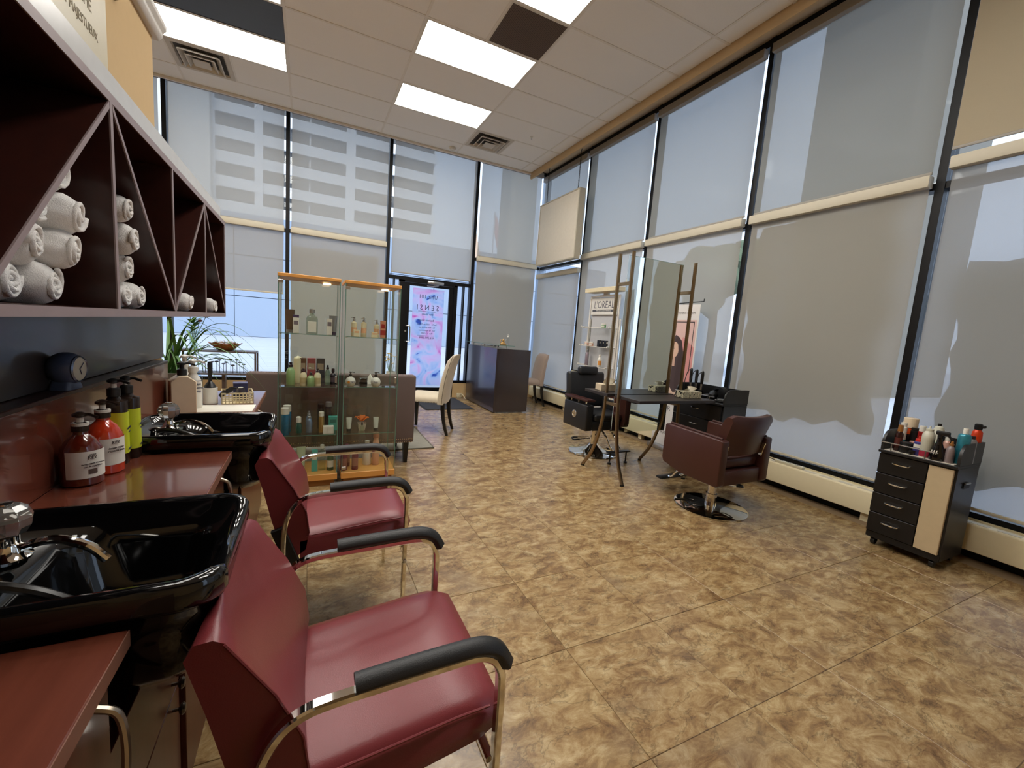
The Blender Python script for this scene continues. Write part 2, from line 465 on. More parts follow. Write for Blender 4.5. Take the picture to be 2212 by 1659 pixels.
def make_windows():
    n = 1
    for k in range(len(MY) - 1):
        ya, yb = MY[k + 1], MY[k]
        w = structure('window_%d' % n); n += 1
        bm = B(); bx(bm, XW - .03, XW + .09, ya - .027, ya + .027, .27, ZP); finish('mullion', bm, M_black, w)
        if k == 0:
            bm = B(); bx(bm, XW - .03, XW + .09, yb - .03, yb + .09, .27, ZP); finish('mullion', bm, P('corner_post_silver', S(150, 160, 172), .35, .6), w)
        for nm, z0, z1 in (('sill', .27, .315), ('rail', 2.61, 2.66), ('head', 4.40, ZP)):
            bm = B(); bx(bm, XW - .02, XW + .08, ya + .027, yb - .027, z0, z1); finish(nm, bm, M_black, w)
        for z0, z1 in ((.315, 2.61), (2.66, 4.40)):
            bm = B(); bx(bm, XW + .03, XW + .036, ya + .027, yb - .027, z0, z1); finish('pane', bm, M_pane, w)
    for k in range(len(MX) - 1):
        xa, xb = MX[k], MX[k + 1]
        w = structure('window_%d' % n); n += 1
        bm = B(); bx(bm, xa - .027, xa + .027, YW - .03, YW + .09, 0 if k == 3 else .27, ZP); finish('mullion', bm, M_black, w)
        if k == 3:
            bm = B(); bx(bm, xa + .027, xb - .027, YW - .02, YW + .08, 2.10, 2.16); finish('head', bm, M_black, w)
            bm = B(); bx(bm, xa + .027, xb - .027, YW - .02, YW + .08, 4.40, ZP); finish('head', bm, M_black, w)
            bm = B(); bx(bm, xa + .027, xb - .027, YW + .03, YW + .036, 2.16, 4.40); finish('pane', bm, M_pane, w)
            for (a, b, m) in ((xa + .027, 1.45, 1.335), (2.49, xb - .027, 2.62)):
                bm = B(); bx(bm, a, b, YW + .03, YW + .036, .315, 2.10); finish('pane', bm, M_pane, w)
                bm = B(); bx(bm, m - .012, m + .012, YW - .02, YW + .08, .315, 2.10); finish('mullion', bm, M_black, w)
                bm = B(); bx(bm, a, b, YW - .02, YW + .08, .27, .315); finish('sill', bm, M_black, w)
            continue
        zr = 2.61
        for nm, z0, z1 in (('sill', .27, .315), ('rail', zr, zr + .05), ('head', 4.40, ZP)):
            bm = B(); bx(bm, xa + .027, xb - .027, YW - .02, YW + .08, z0, z1); finish(nm, bm, M_black, w)
        for z0, z1 in ((.315, zr), (zr + .05, 4.40)):
            bm = B(); bx(bm, xa + .027, xb - .027, YW + .03, YW + .036, z0, z1); finish('pane', bm, M_pane, w)
    # cloudy film stuck on some lower panes
    def film(win, axis, u0, u1, z0, z1, seed, mat=None, **k):
        bm = B()
        if axis == 'x': prism(bm, wavy_sheet(u0, u1, z0, z1, seed, **k), 'x', XW + .022, XW + .024)
        else: prism(bm, wavy_sheet(u0, u1, z0, z1, seed, **k), 'y', YW + .022, YW + .024)
        finish('film', bm, mat or M_film, bpy.data.objects[win])
    film('window_4', 'x', 1.76, 3.02, .70, 2.58, 3, bot=.06, side=.05)
    film('window_5', 'x', .1, 1.38, .52, 2.07, 5, bot=.06, side=.04, top=.03)
    film('window_12', 'y', 2.84, 4.1, .5, 2.42, 2, M_film2, top=.05, side=.02)
    film('window_10', 'y', -.25, 1.05, .35, 2.42, 8, M_film2, top=.02, side=.02)
make_windows()
# ------------------------------------------------------------------ door
def poster_material():
    m = bpy.data.materials.new('pastel_petal_print'); m.use_nodes = True
    t = m.node_tree; t.nodes.clear(); N = t.nodes.new; Lk = t.links.new
    o = N('ShaderNodeOutputMaterial'); tc = N('ShaderNodeTexCoord')
    n = N('ShaderNodeTexNoise'); n.inputs['Scale'].default_value = 3.0; n.inputs['Detail'].default_value = 2; n.inputs['Distortion'].default_value = 1.6
    v = N('ShaderNodeTexVoronoi'); v.inputs['Scale'].default_value = 4.2
    Lk(tc.outputs['Object'], n.inputs['Vector']); Lk(tc.outputs['Object'], v.inputs['Vector'])
    r = N('ShaderNodeValToRGB'); e = r.color_ramp.elements
    e[0].position = .28; e[0].color = S(120, 150, 214); e[1].position = .74; e[1].color = S(214, 84, 158)
    for p_, c in ((.33, S(206, 224, 250)), (.44, S(226, 234, 252)), (.50, S(238, 232, 252)), (.58, S(246, 222, 246)), (.64, S(244, 206, 240)), (.69, S(238, 160, 216))):
        x = e.new(p_); x.color = c
    Lk(n.outputs['Fac'], r.inputs[0])
    d = N('ShaderNodeBsdfDiffuse'); tl = N('ShaderNodeBsdfTranslucent')
    Lk(r.outputs[0], d.inputs['Color']); Lk(r.outputs[0], tl.inputs['Color'])
    tr = N('ShaderNodeBsdfTransparent'); Lk(r.outputs[0], tr.inputs['Color'])
    mx = N('ShaderNodeMixShader'); mx.inputs[0].default_value = .7
    Lk(d.outputs[0], mx.inputs[1]); Lk(tl.outputs[0], mx.inputs[2])
    m2 = N('ShaderNodeMixShader'); m2.inputs[0].default_value = .5
    Lk(mx.outputs[0], m2.inputs[1]); Lk(tr.outputs[0], m2.inputs[2]); Lk(m2.outputs[0], o.inputs['Surface'])
    return m
M_steel = P('brushed_steel', S(190, 190, 190), .28, 1, noise=.05)
M_chrome = P('chrome', S(225, 222, 215), .06, 1, noise=.02)
M_ink = P('black_print', S(60, 62, 90), .6)
def make_door():
    d = structure('door_1', (1.965, YW, 0))
    X = lambda v: v - 1.965
    bm = B()
    bx(bm, X(1.43), X(1.515), -.03, .09, 0, 2.10); bx(bm, X(2.425), X(2.49), -.03, .09, 0, 2.10); bx(bm, X(1.43), X(2.49), -.03, .09, 2.07, 2.12)
    bx(bm, X(1.43), X(2.49), -.03, .09, 0, .015)
    finish('frame', bm, M_black, d)
    bm = B()
    bx(bm, X(1.52), X(1.61), .0, .05, .02, 2.065); bx(bm, X(2.345), X(2.42), .0, .05, .02, 2.065)
    bx(bm, X(1.61), X(2.345), .0, .05, .02, .175); bx(bm, X(1.61), X(2.345), .0, .05, 2.02, 2.065)
    finish('leaf', bm, M_black, d)
    bm = B(); bx(bm, X(1.61), X(2.345), .02, .026, .175, 2.02); finish('pane', bm, M_pane, d)
    bm = B(); tube(bm, smooth_path([(X(1.565), -.0, 1.30), (X(1.565), -.06, 1.30), (X(1.60), -.075, 1.30), (X(1.625), -.075, 1.27), (X(1.625), -.075, 1.05), (X(1.60), -.075, 1.02), (X(1.565), -.06, 1.02), (X(1.565), 0, 1.02)], 5), .011, 8)
    finish('handle', bm, M_steel, d)
    bm = B(); lathe(bm, [(.016, 0), (.016, .012), (.008, .014)], (0, 0, 0), 12); o = finish('lock_cylinder', bm, M_steel, d); o.location = (X(1.56), -.0, 1.20); o.rotation_euler = (PI / 2, 0, 0)
    bm = B(); box(bm, (X(2.06), -.05, 2.095), (.30, .06, .05), .006); c = finish('closer', bm, M_steel, d)
    bm = B(); tube(bm, [(X(2.12), -.06, 2.06), (X(2.0), -.10, 2.03), (X(1.92), -.01, 2.04)], .009, 8); finish('closer_arm', bm, M_steel, c)
    bm = B(); bx(bm, X(1.675), X(2.25), .012, .016, .215, 1.985); p = finish('vinyl_poster', bm, poster_material(), d)
    p['label'] = 'pastel blue and pink petal vinyl graphic with reversed lettering'
    for body, size, z, dx, sp in (('Unit 101', .10, 1.84, 0, 1.15), ('S E N S I', .13, 1.645, 0, 1.05), ('Hair Studio', .055, 1.53, 0, 1),
                            ('Business Hours', .055, 1.42, -.02, 1), ('Tue-Fri   10:00 am-7:00 pm', .04, 1.345, 0, 1), ('Sat   9:00 am-5:00 pm', .04, 1.29, 0, 1),
                            ('Sun   By Appointment', .04, 1.235, 0, 1), ('Mon   CLOSED', .04, 1.18, 0, 1), ('416.299.3999', .06, 1.10, 0, 1)):
        text(body, size, M_ink, p, (X(1.955) + dx, .0105, z), RY_S, mirror=True, space=sp, sx=.85)
    bm = B(); bx(bm, X(1.78), X(2.10), .0095, .011, 1.578, 1.583); finish('rule', bm, M_ink, p)
    bm = B(); bx(bm, X(1.78), X(2.10), .0095, .011, 1.138, 1.142); finish('rule', bm, M_ink, p)
make_door()

# ------------------------------------------------------------------ roller blinds
M_bl_up = SHEER('grey_screen_cloth', (.43, .425, .385, 1), .36, .40)
M_bl_lo = SHEER('beige_screen_cloth', (.54, .51, .45, 1), .36, .44)
M_bl_open = SHEER('open_screen_cloth', (.45, .44, .42, 1), .43, .4)
M_bl_end = SHEER('pale_screen_cloth', (.58, .57, .53, 1), .38, .45)
M_bl_tan = SHEER('tan_dense_cloth', (.58, .50, .36, 1), .03, .25)
M_cream = P('cream_cassette', S(205, 197, 176), .5, noise=.03)
M_greyc = P('grey_cassette', S(160, 154, 144), .5, noise=.03)
def blind(label, axis, a, b, z0, z1, cloth, cas, caslo=None, plane=None, group=None, rail=True):
    """axis 'x': hangs in front of the right wall, a..b along y; axis 'y': end wall, a..b along x"""
    w = b - a
    if axis == 'x':
        pl = plane or (XW - .065); t = thing('roller_blind', label, 'blind', (pl, (a + b) / 2, z0), 0, group)
        f = lambda bm, d0, d1, u0, u1, h0, h1, r=0: bx(bm, -d1, -d0, u0, u1, h0 - z0, h1 - z0, r)
    else:
        pl = plane or (YW - .065); t = thing('roller_blind', label, 'blind', ((a + b) / 2, pl, z0), 0, group)
        f = lambda bm, d0, d1, u0, u1, h0, h1, r=0: bx(bm, u0, u1, -d1, -d0, h0 - z0, h1 - z0, r)
    bm = B(); f(bm, -.001, .001, -w / 2 + .01, w / 2 - .01, z0, z1 - .01); finish('cloth', bm, cloth, t)
    bm = B(); f(bm, -.02, .055, -w / 2, w / 2, z1 - .085, z1, .006); finish('cassette', bm, cas, t)
    if rail:
        bm = B(); f(bm, -.007, .007, -w / 2 + .01, w / 2 - .01, z0 - .022, z0, .004); finish('bottom_rail', bm, cas, t)
    return t
names = ['beside the glass corner', 'above the white product rack', 'above the mirror station', 'in the tall bay left of the bottle trolley', 'in the bay right of the bottle trolley', 'in the near bay outside the picture']
for k in range(5):
    ya, yb = (MY[k + 1] + .027) * .9917 + .020, MY[k] - .062
    if k == 4:
        blind('tan dense upper roller blind stopping short at the top right', 'x', ya - .02, yb + .03, 2.88, 4.34, M_bl_tan, M_greyc)
        blind('screen roller blind right of the bottle trolley, lower pane', 'x', ya, yb, .36, 2.80, M_bl_open, M_cream)
        continue
    blind(['grey upper roller blind behind the hanging board', 'grey upper roller blind above the white product rack', 'grey upper roller blind above the mirror station', 'widest looking grey upper blind with bright sky at its left edge'][k],
          'x', ya, yb, 2.735, 4.35, M_bl_up, M_greyc)
    blind(['beige lower roller blind behind the taupe chair', 'beige lower roller blind behind the white product rack', 'pale lower roller blind behind the mirror station and banner', 'beige lower roller blind left of the bottle trolley'][k],
          'x', ya, yb, .36, 2.70 if k != 0 else 2.50, M_bl_lo, M_cream)
blind('screen blind of the near bay beyond the right picture edge', 'x', MY[6] + .045, MY[5] - .06, .36, 2.72, M_bl_lo, M_cream)
blind('upper screen blind of the near bay beyond the right picture edge', 'x', MY[6] + .045, MY[5] - .06, 2.76, 4.35, M_bl_up, M_greyc)
ends = [(-3.35, -1.81, 'at the far left corner'), (-1.81, -.315, 'left of the display cabinets'), (-.315, 1.21, 'above the glass display cabinets'), (1.21, 2.765, 'above the door'), (2.765, 4.22, 'above the reception desk')]
for k, (xa, xb, s) in enumerate(ends):
    a, b = xa + .045, xb - .040
    if k == 3:
        blind('tall pale roller blind hanging above the door', 'y', a, b, 2.22, 4.42, M_bl_end, M_greyc); continue
    blind('pale upper roller blind of the end wall ' + s, 'y', a, b - (.10 if k == 4 else 0), 2.70, 4.42, M_bl_end, M_greyc)
    if k == 1: blind('pale lower roller blind half raised behind the potted grass', 'y', a, b, 1.67, 2.68, M_bl_lo, M_cream)
    if k == 2: blind('pale lower roller blind behind the glass display cabinets', 'y', a, b, .36, 2.68, M_bl_lo, M_cream)
    if k == 4: blind('pale lower roller blind behind the reception desk', 'y', a, b - .1, .36, 2.68, M_bl_lo, M_cream)

# ------------------------------------------------------------------ heaters under the right windows
M_heat = P('cream_heater_paint', S(222, 208, 172), .5, noise=.03)
def make_heaters():
    h = structure('baseboard_right')
    L_ = 1.52
    for k in range(6):
        y1 = 7.5 - k * L_; y0 = y1 - L_ + .003
        bm = B(); prism(bm, [(4.085, .075), (4.10, .07), (4.19, .07), (4.19, .262), (4.095, .262), (4.085, .252)], 'y', y0, y1, .003, 1); finish('cover', bm, M_heat, h)
        for q in (.2, 1.3):
            bm = B(); bx(bm, 4.12, 4.18, y0 + q, y0 + q + .06, 0, .07); finish('foot', bm, M_heat, h)
        if k in (3, 4, 5):
            for q in range(10):
                ya = y0 + .06 + q * .145
                bm = B(); bx(bm, 4.105, 4.150, ya, ya + .105, .2622, .2645); finish('grille', bm, P('heater_slot_grey', S(196, 184, 160), .6), h)
    bm = B(); bx(bm, 4.185, 4.199, YB, 7.5, 0, .07); finish('toe_gap_shade', bm, P('toe_gap_shade_black', S(14, 12, 10), .9), h)  # black strip paints in the shade of the gap under the covers
    bm = B(); bx(bm, 4.19, 4.20, YB, 7.5, .2, .275); finish('back_ledge', bm, M_heat, h)
make_heaters()
def power_strip(loc, label):
    t = thing('power_strip', label, 'power strip', loc)
    bm = B(); box(bm, (0, 0, .013), (.045, .26, .026), .006); finish('housing', bm, P('ivory_plastic', S(205, 196, 168), .4), t)
    for q in range(3):
        bm = B(); box(bm, (0, -.07 + q * .07, .027), (.024, .034, .003), .001, 1); finish('socket', bm, P('socket_grey', S(120, 112, 96), .5), t)
    bm = B(); tube(bm, smooth_path([(0, .13, .012), (.005, .22, .02), (-.01, .35, .03), (.01, .5, .008), (0, .62, .008)], 5), .004, 6); finish('cord', bm, P('black_cable', S(18, 17, 17), .5), t)
power_strip((4.13, 2.30, .2622), 'ivory power strip with black cord lying on the heater')

# ------------------------------------------------------------------ ceiling fixtures
def ceiling_light(i, j, label):
    x0 = -.2498 + 1.2192 * i; cx, cy = x0 + .6096, gy(j) + .3048
    t = thing('ceiling_light', label, 'ceiling light', (cx, cy, ZC - .004))
    bm = B()
    for (a, b, c, d) in ((-.598, .598, -.293, -.279), (-.598, .598, .279, .293), (-.598, -.584, -.279, .279), (.584, .598, -.279, .279)): bx(bm, a, b, c, d, 0, .03)
    finish('frame', bm, M_lampf, t)
    bm = B(); bx(bm, -.584, .584, -.279, .279, .008, .014); finish('diffuser', bm, M_diff, t)
    bm = B(); bx(bm, -.59, .59, -.285, .285, .028, .05); finish('housing', bm, M_lampf, t)
ll = {(1, 2): 'lit ceiling panel nearest the end windows, right of the smaller row', (1, 0): 'lit ceiling panel beside the brown mesh grille, middle of the row',
      (1, -2): 'lit ceiling panel cut by the top edge right of the brown grille', (-1, 2): 'lit ceiling panel at top left beside the square vent',
      (-1, 0): 'lit ceiling panel cut by the top edge behind the dark panel'}
for (i, j) in LIGHTS:
    if i == 2.5 or j < -8: continue
    ceiling_light(i, j, ll.get((i, j), 'lit ceiling panel of the %s row, %s one overhead out of the picture' % ('right' if i == 1 else 'left', {-2: 'first', -4: 'second', -6: 'third'}.get(j, 'last'))))
def dark_panel():
    x0 = -.2498 - 1.2192; t = thing('ceiling_panel', 'dark smoked ceiling panel between two lit panels', 'ceiling panel', (x0 + .6096, gy(1) + .3048, ZC - .004))
    bm = B(); bx(bm, -.59, .59, -.29, .29, .002, .012); finish('sheet', bm, P('smoked_sheet', S(38, 33, 30), .35, noise=.3, nscale=3, stretch=(1, 12, 1)), t)
    bm = B()
    for (a, b, c, d) in ((-.598, .598, -.298, -.288), (-.598, .598, .288, .298), (-.598, -.588, -.288, .288), (.588, .598, -.288, .288)): bx(bm, a, b, c, d, 0, .02)
    finish('frame', bm, P('smoked_frame', S(60, 52, 47), .5), t)
dark_panel()
def brown_grille():
    x0 = -.2498 + 1.2192 * 1.5; t = thing('return_grille', 'brown perforated mesh grille set in the ceiling', 'grille', (x0 + .3048, gy(-1) + .3048, ZC - .004))
    bm = B(); bx(bm, -.29, .29, -.29, .29, .003, .008); finish('backing', bm, P('mesh_brown_back', S(66, 54, 46), .8), t)
    bm = B()
    for k in range(40):
        q = -.288 + k * .01477
        bx(bm, q - .0028, q + .0028, -.29, .29, .0, .002); bx(bm, -.29, .29, q - .0028, q + .0028, .0012, .003)
    o = finish('mesh', bm, P('mesh_brown', S(104, 88, 76), .6), t, smooth=False); o['kind'] = 'stuff'
    bm = B()
    for (a, b, c, d) in ((-.298, .298, -.298, -.286), (-.298, .298, .286, .298), (-.298, -.286, -.286, .286), (.286, .298, -.286, .286)): bx(bm, a, b, c, d, -.001, .02)
    finish('frame', bm, M_lampf, t)
brown_grille()
def vent(cx, cy, label):
    t = thing('air_diffuser', label, 'vent', (cx, cy, ZC))
    mw = P('diffuser_white', S(196, 188, 176), .55); md = P('diffuser_dark', S(66, 60, 54), .8)
    def ring(bm, s0, z0, s1, z1):
        a = [(sx * s0, sy * s0, z0) for sx, sy in ((-1, -1), (1, -1), (1, 1), (-1, 1))]; b = [(sx * s1, sy * s1, z1) for sx, sy in ((-1, -1), (1, -1), (1, 1), (-1, 1))]
        loft(bm, [a, b], cap=False)
    bm = B(); ring(bm, .298, 0, .298, -.006); ring(bm, .298, -.006, .25, -.006); ring(bm, .25, -.006, .235, .012); finish('rim', bm, mw, t, ang=.2)
    bm = B(); bx(bm, -.28, .28, -.28, .28, .012, .018); finish('throat', bm, md, t)
    for s, z in ((.205, -.032), (.145, -.044)):
        bm = B(); ring(bm, s, z, s - .012, z - .003); ring(bm, s - .012, z - .003, s - .055, z + .04); ring(bm, s, z, s - .05, z + .044); finish('cone', bm, mw, t, ang=.2)
    bm = B(); box(bm, (0, 0, -.046), (.17, .17, .006), .002, 1); finish('centre_plate', bm, mw, t)
vent(-.2498 + 1.2192 * 2 + .3048, gy(3) + .3048, 'square air vent near the corner of the windows')
vent(-.2498 - 1.2192 + .3048, gy(3) + .3048, 'square air vent at the upper left beside the lit panel')
def detector():
    t = thing('smoke_detector', 'small round white smoke detector at the ceiling edge', 'detector', (2.07, 7.03, ZC - .042))
    bm = B(); lathe(bm, [(.02, 0), (.042, .004), (.045, .012), (.045, .02)], seg=20); finish('cover', bm, M_white, t)
    bm = B(); lathe(bm, [(.05, .02), (.055, .024), (.055, .0405)], seg=20); finish('base', bm, M_white, t)
detector()
def sprinkler():
    t = thing('sprinkler_head', 'tiny sprinkler head in the ceiling right of the vent', 'sprinkler', (2.95, 5.95, ZC - .035))
    bm = B(); lathe(bm, [(.012, 0), (.012, .003), (.004, .004), (.004, .03)], seg=10); finish('deflector', bm, M_steel, t)
    bm = B(); lathe(bm, [(.022, .03), (.022, .036)], seg=12); finish('rosette', bm, M_white, t)
sprinkler()
def hanging_board():
    t = thing('hanging_board', 'blank cream box sign hung on chains in the window corner', 'sign', (3.88, 6.5, 2.58))
    bm = B(); box(bm, (0, 0, .545), (.10, 1.26, 1.07), .008); finish('box', bm, P('sign_cream', S(216, 208, 192), .55), t)
    bm = B()
    for (a, b, c, d) in ((-.64, .64, 0, .022), (-.64, .64, 1.07, 1.092), (-.64, -.618, .022, 1.07), (.618, .64, .022, 1.07)): bx(bm, -.058, .058, a, b, c, d, .003, 1)
    finish('frame', bm, P('sign_edge', S(188, 180, 160), .5), t)
    for q in range(12):
        bm = B(); box(bm, (0, -.6415, .06 + q * .09), (.008, .003, .008), .001, 1); finish('rivet', bm, M_steel, t)
    mc = P('chain_dark', S(52, 48, 44), .45, .7)
    for y in (-.5, .5):
        bm = B(); n = 26
        for k in range(n):
            z = 1.10 + k * (ZP - 2.58 - 1.105) / n; h = .034
            pts = [(0 if k % 2 else .008 * math.cos(a), .008 * math.cos(a) if k % 2 else 0, z + h / 2 + h / 2 * math.sin(a)) for a in [2 * PI * q / 8 for q in range(9)]]
            tube(bm, [(p[0], p[1] + y, p[2]) for p in pts], .0034, 5, cap=False)
        finish('chain', bm, mc, t)
hanging_board()

# ------------------------------------------------------------------ outside
def outside():
    m = P('pale_paving', S(176, 180, 190), .9, noise=.16, nscale=1.2, stretch=(.4, 3, 1))
    bm = B(); bx(bm, -90, 90, -60, 140, -.25, -.15); g = finish('ground', bm, m); g['kind'] = 'structure'
    mw = P('podium_cladding', S(150, 164, 184), .8, noise=.03); mj = P('podium_joint', S(86, 94, 106), .9)
    t = thing('podium_wall', 'long pale panelled wall across the plaza outside', 'wall', (2, 30, -.15))
    for k in range(14):
        for q in range(3):
            bm = B(); bx(bm, -21 + k * 3 + .02, -18 + k * 3 - .02, 0, .2, q * 2.4 + .02, q * 2.4 + 2.38); finish('panel', bm, mw, t)
    bm = B(); bx(bm, -21, 21, .08, .6, 0, 7.1); finish('backing', bm, mj, t)
    t = thing('office_tower', 'white office tower with dark window bands outside the end windows', 'building', (0, 60, -.15))
    wall = P('tower_white', S(226, 226, 226), .8, noise=.02); wd = P('tower_window_dark', S(70, 70, 70), .35, noise=.15, nscale=.6)
    bm = B(); bx(bm, -30, 15.4, .45, 20, 0, 46); finish('wall', bm, wall, t)
    for q in range(16):
        z = 2.2 + q * 2.66
        bm = B(); bx(bm, -9.8, 15.6, 0, .5, z, z + 1.2); finish('spandrel', bm, wall, t)
        for (a, b) in ((-9.75, -5.9), (-5.1, -.2), (.0, 4.0), (5.1, 10.2), (10.3, 15.2)):
            bm = B(); bx(bm, a, b, .35, .46, z + 1.2, z + 2.66); finish('window', bm, wd, t)
    for (a, b) in ((-9.9, -9.7), (-5.9, -5.05), (4.0, 5.1)):
        bm = B(); bx(bm, a, b, -.1, .5, 0, 46); finish('pier', bm, wall, t)
    bm = B(); bx(bm, -15, -9.9, -1.5, .5, 0, 46); finish('stair_core', bm, P('tower_core', S(206, 202, 194), .8), t)
    t = thing('concrete_column', 'tall beige column close outside the window corner', 'column', (6.6, 14, -.15))
    bm = B(); box(bm, (0, 0, 5), (1.0, .9, 10), .03); finish('shaft', bm, P('column_beige', S(178, 170, 156), .85), t)
    bm = B(); box(bm, (0, 0, .2), (1.2, 1.1, .4), .03); finish('plinth', bm, P('column_beige', S(178, 170, 156), .85), t)
    for x, h, c, lab in ((11.9, 9.9, S(196, 150, 150), 'flagpole with drooping red flag nearest the beige column'), (10.3, 8.9, S(206, 176, 150), 'shorter flagpole with drooping orange flag beyond the podium')):
        t = thing('flagpole', lab, 'flag', (x, 29, -.15))
        bm = B(); tube(bm, [(0, 0, 0), (0, 0, h)], .06, 8); finish('pole', bm, P('pole_white', S(200, 200, 205), .5), t)
        bm = B(); prism(bm, [(.06, h - .2), (.25, h - .5), (.75, h - 2.6), (.55, h - 2.9), (.3, h - 2.4), (.06, h - 1.4)], 'y', -.02, .02); finish('flag', bm, P('flag_%d' % int(x), c, .9), t)
    t = thing('slab_building', 'grey slab building standing outside the right windows', 'building', (19, 9.4, -.15))
    mg = P('slab_grey', S(112, 108, 100), .85, noise=.04)
    bm = B(); bx(bm, -.5, 6, -1.25, 2.1, 0, 20); finish('wall', bm, mg, t)
    bm = B(); bx(bm, -.5, .1, 2.1, 3.3, 14.9, 20); finish('upper_block', bm, mg, t)
    for q in range(5):
        bm = B(); bx(bm, -.56, -.5, -.9, 1.7, 2.2 + q * 3.2, 3.5 + q * 3.2); finish('window', bm, P('slab_window', S(84, 82, 78), .4), t)
    lf = P('leaf_mass', S(96, 108, 84), .9, noise=.35, nscale=3, bump=.6, bscale=5)
    for k, (x, y, z, s, lab) in enumerate(((15, 12.2, 4.2, 1.5, 'leafy tree seen faintly through the blind above the banner'), (26, 3.5, 3.0, 2.0, 'round tree far outside the right windows'), (30, -6.5, 3.4, 2.2, 'broad tree farthest right outside the windows'))):
        t = thing('tree', lab, 'tree', (x, y, -.15))
        bm = B(); tube(bm, [(0, 0, 0), (.05, 0, z * .5), (0, .1, z)], .16, 8); finish('trunk', bm, P('bark', S(92, 78, 64), .9), t)
        bm = B(); rr = random.Random(k)
        for q in range(26):
            p = Vector((rr.gauss(0, .5), rr.gauss(0, .5), rr.gauss(0, .38))) * s
            mm = Matrix.Translation(p + Vector((0, 0, z + .2))) @ Matrix.Diagonal((rr.uniform(.3, .55) * s, rr.uniform(.3, .55) * s, rr.uniform(.25, .45) * s, 1))
            bmesh.ops.create_icosphere(bm, subdivisions=2, radius=1, matrix=mm)
        for v in bm.verts: v.co += Vector((rr.uniform(-1, 1), rr.uniform(-1, 1), rr.uniform(-1, 1))) * .06 * s
        finish('crown', bm, lf, t)
outside()
# ------------------------------------------------------------------ wash station on the left
def wood(name, c1, c2, rough=.35, stretch=(14, 1.2, 14), coat=.15):
    return P(name, c1, rough, noise=0, nscale=3.2, stretch=stretch, col2=c2, coat=coat)
M_mah = wood('mahogany_laminate', S(90, 44, 33), S(124, 66, 49), .22, coat=.8)
M_mahd = wood('dark_mahogany', S(42, 19, 15), S(66, 30, 23), .35)
M_mahv = wood('mahogany_vertical_grain', S(64, 29, 21), S(98, 47, 34), .34, (14, 14, 1.2))
M_edge = P('mauve_edge_band', S(150, 132, 132), .4)
M_dkpan = P('charcoal_gloss_panel', S(52, 46, 46), .32, noise=.05, coat=.3)
M_blackg = P('black_gloss_acrylic', S(9, 9, 10), .07, noise=.1, spec=.6)
M_blackp = P('black_plastic', S(20, 20, 21), .38, noise=.1)
M_towel = P('white_terry', S(246, 243, 239), 1, noise=.03, nscale=90, bump=.55, bscale=420, sheen=.6)
M_paper = P('label_paper', S(222, 218, 206), .7, noise=.03)
M_whitep = P('white_plastic', S(226, 222, 212), .35, noise=.02)
M_satin = P('satin_nickel', S(178, 166, 150), .35, 1)
CT = .82
def slab(name, label, y0, y1, x0=-.617, x1=-.25):
    t = thing(name, label, 'countertop', ((x0 + x1) / 2, (y0 + y1) / 2, CT - .03))
    w, d = x1 - x0, y1 - y0
    bm = B(); box(bm, (0, 0, .015), (w, d, .03), .002, 1); finish('board', bm, M_mah, t)
    bm = B(); box(bm, (w / 2 + .0008, 0, .0155), (.0016, d, .027)); finish('edge_band', bm, P('wood_edge_light', S(126, 84, 66), .5), t)
    return t
slab('worktop', 'mahogany worktop in the near left corner of the picture', -.7, .795)
slab('worktop', 'mahogany worktop carrying the pump bottles between the two basins', 1.21, 1.785)
slab('worktop', 'mahogany worktop beyond the far basin with basket and white bottles', 2.215, 3.17)
def bow_handle(t, x, y, z0, z1, out=.035, r=.006, horiz=False, mat=None):
    bm = B()
    if horiz: pts = smooth_path([(x, y + z0, z1), (x + out, y + z0 * .8, z1), (x + out, y - z0 * .8, z1), (x, y - z0, z1)], 6)
    else: pts = smooth_path([(x, y, z1), (x + out * .8, y, z1 - .02), (x + out, y, (z0 + z1) / 2), (x + out * .8, y, z0 + .02), (x, y, z0)], 6)
    tube(bm, pts, r, 8); return finish('handle', bm, mat or M_satin, t)
def knob(t, x, y, z):
    bm = B(); lathe(bm, [(.004, 0), (.004, .012), (.012, .016), (.014, .021), (.010, .026), (.002, .027)], seg=12)
    o = finish('knob', bm, P('dark_nickel', S(96, 86, 76), .3, .9), t); o.location = (x, y, z); o.rotation_euler = (0, PI / 2, 0); return o
def cabinet(label, y0, y1, top=.788, face=-.275, kind='doors', handles=()):
    cy = (y0 + y1) / 2
    t = thing('base_cabinet', label, 'cabinet', (-.44, cy, 0))
    fx = face + .44; d = (y1 - y0) / 2
    bm = B(); bx(bm, -.176, fx - .018, -d + .002, d - .002, 0, top); finish('carcass', bm, M_mahv, t)
    if kind == 'door':
        bm = B(); bx(bm, fx - .017, fx, -d + .004, d - .004, .06, top - .004, .0015, 1); o = finish('door', bm, M_mahv, t)
        for (yy, z0, z1) in handles: bow_handle(o, fx, yy - cy, z0, z1)
    elif kind == 'drawers':
        zs = [.06, .397, top - .004]
        for a, b in zip(zs, zs[1:]):
            bm = B(); bx(bm, fx - .017, fx, -d + .004, d - .004, a + .002, b - .002, .0015, 1); o = finish('drawer', bm, M_mahv, t)
            if handles: knob(o, fx, handles[0], a + .035 if a > .2 else b - .035)
    bm = B(); bx(bm, -.176, fx - .03, -d + .002, d - .002, -.0, .001); bm.free()
    return t
cabinet('mahogany base cabinet under the near worktop with a bowed handle', -.7, .79, kind='door', handles=((.735, .58, .745),))
cabinet('low base cabinet with small round knobs under the near basin', .80, 1.205, top=.60, face=-.285, kind='drawers', handles=(.14,))
cabinet('base cabinet between the two wash basins', 1.212, 1.785, kind='door', handles=((1.70, .60, .745),))
cabinet('low base cabinet under the far wash basin', 1.79, 2.21, top=.60, face=-.285, kind='drawers', handles=(.14,))
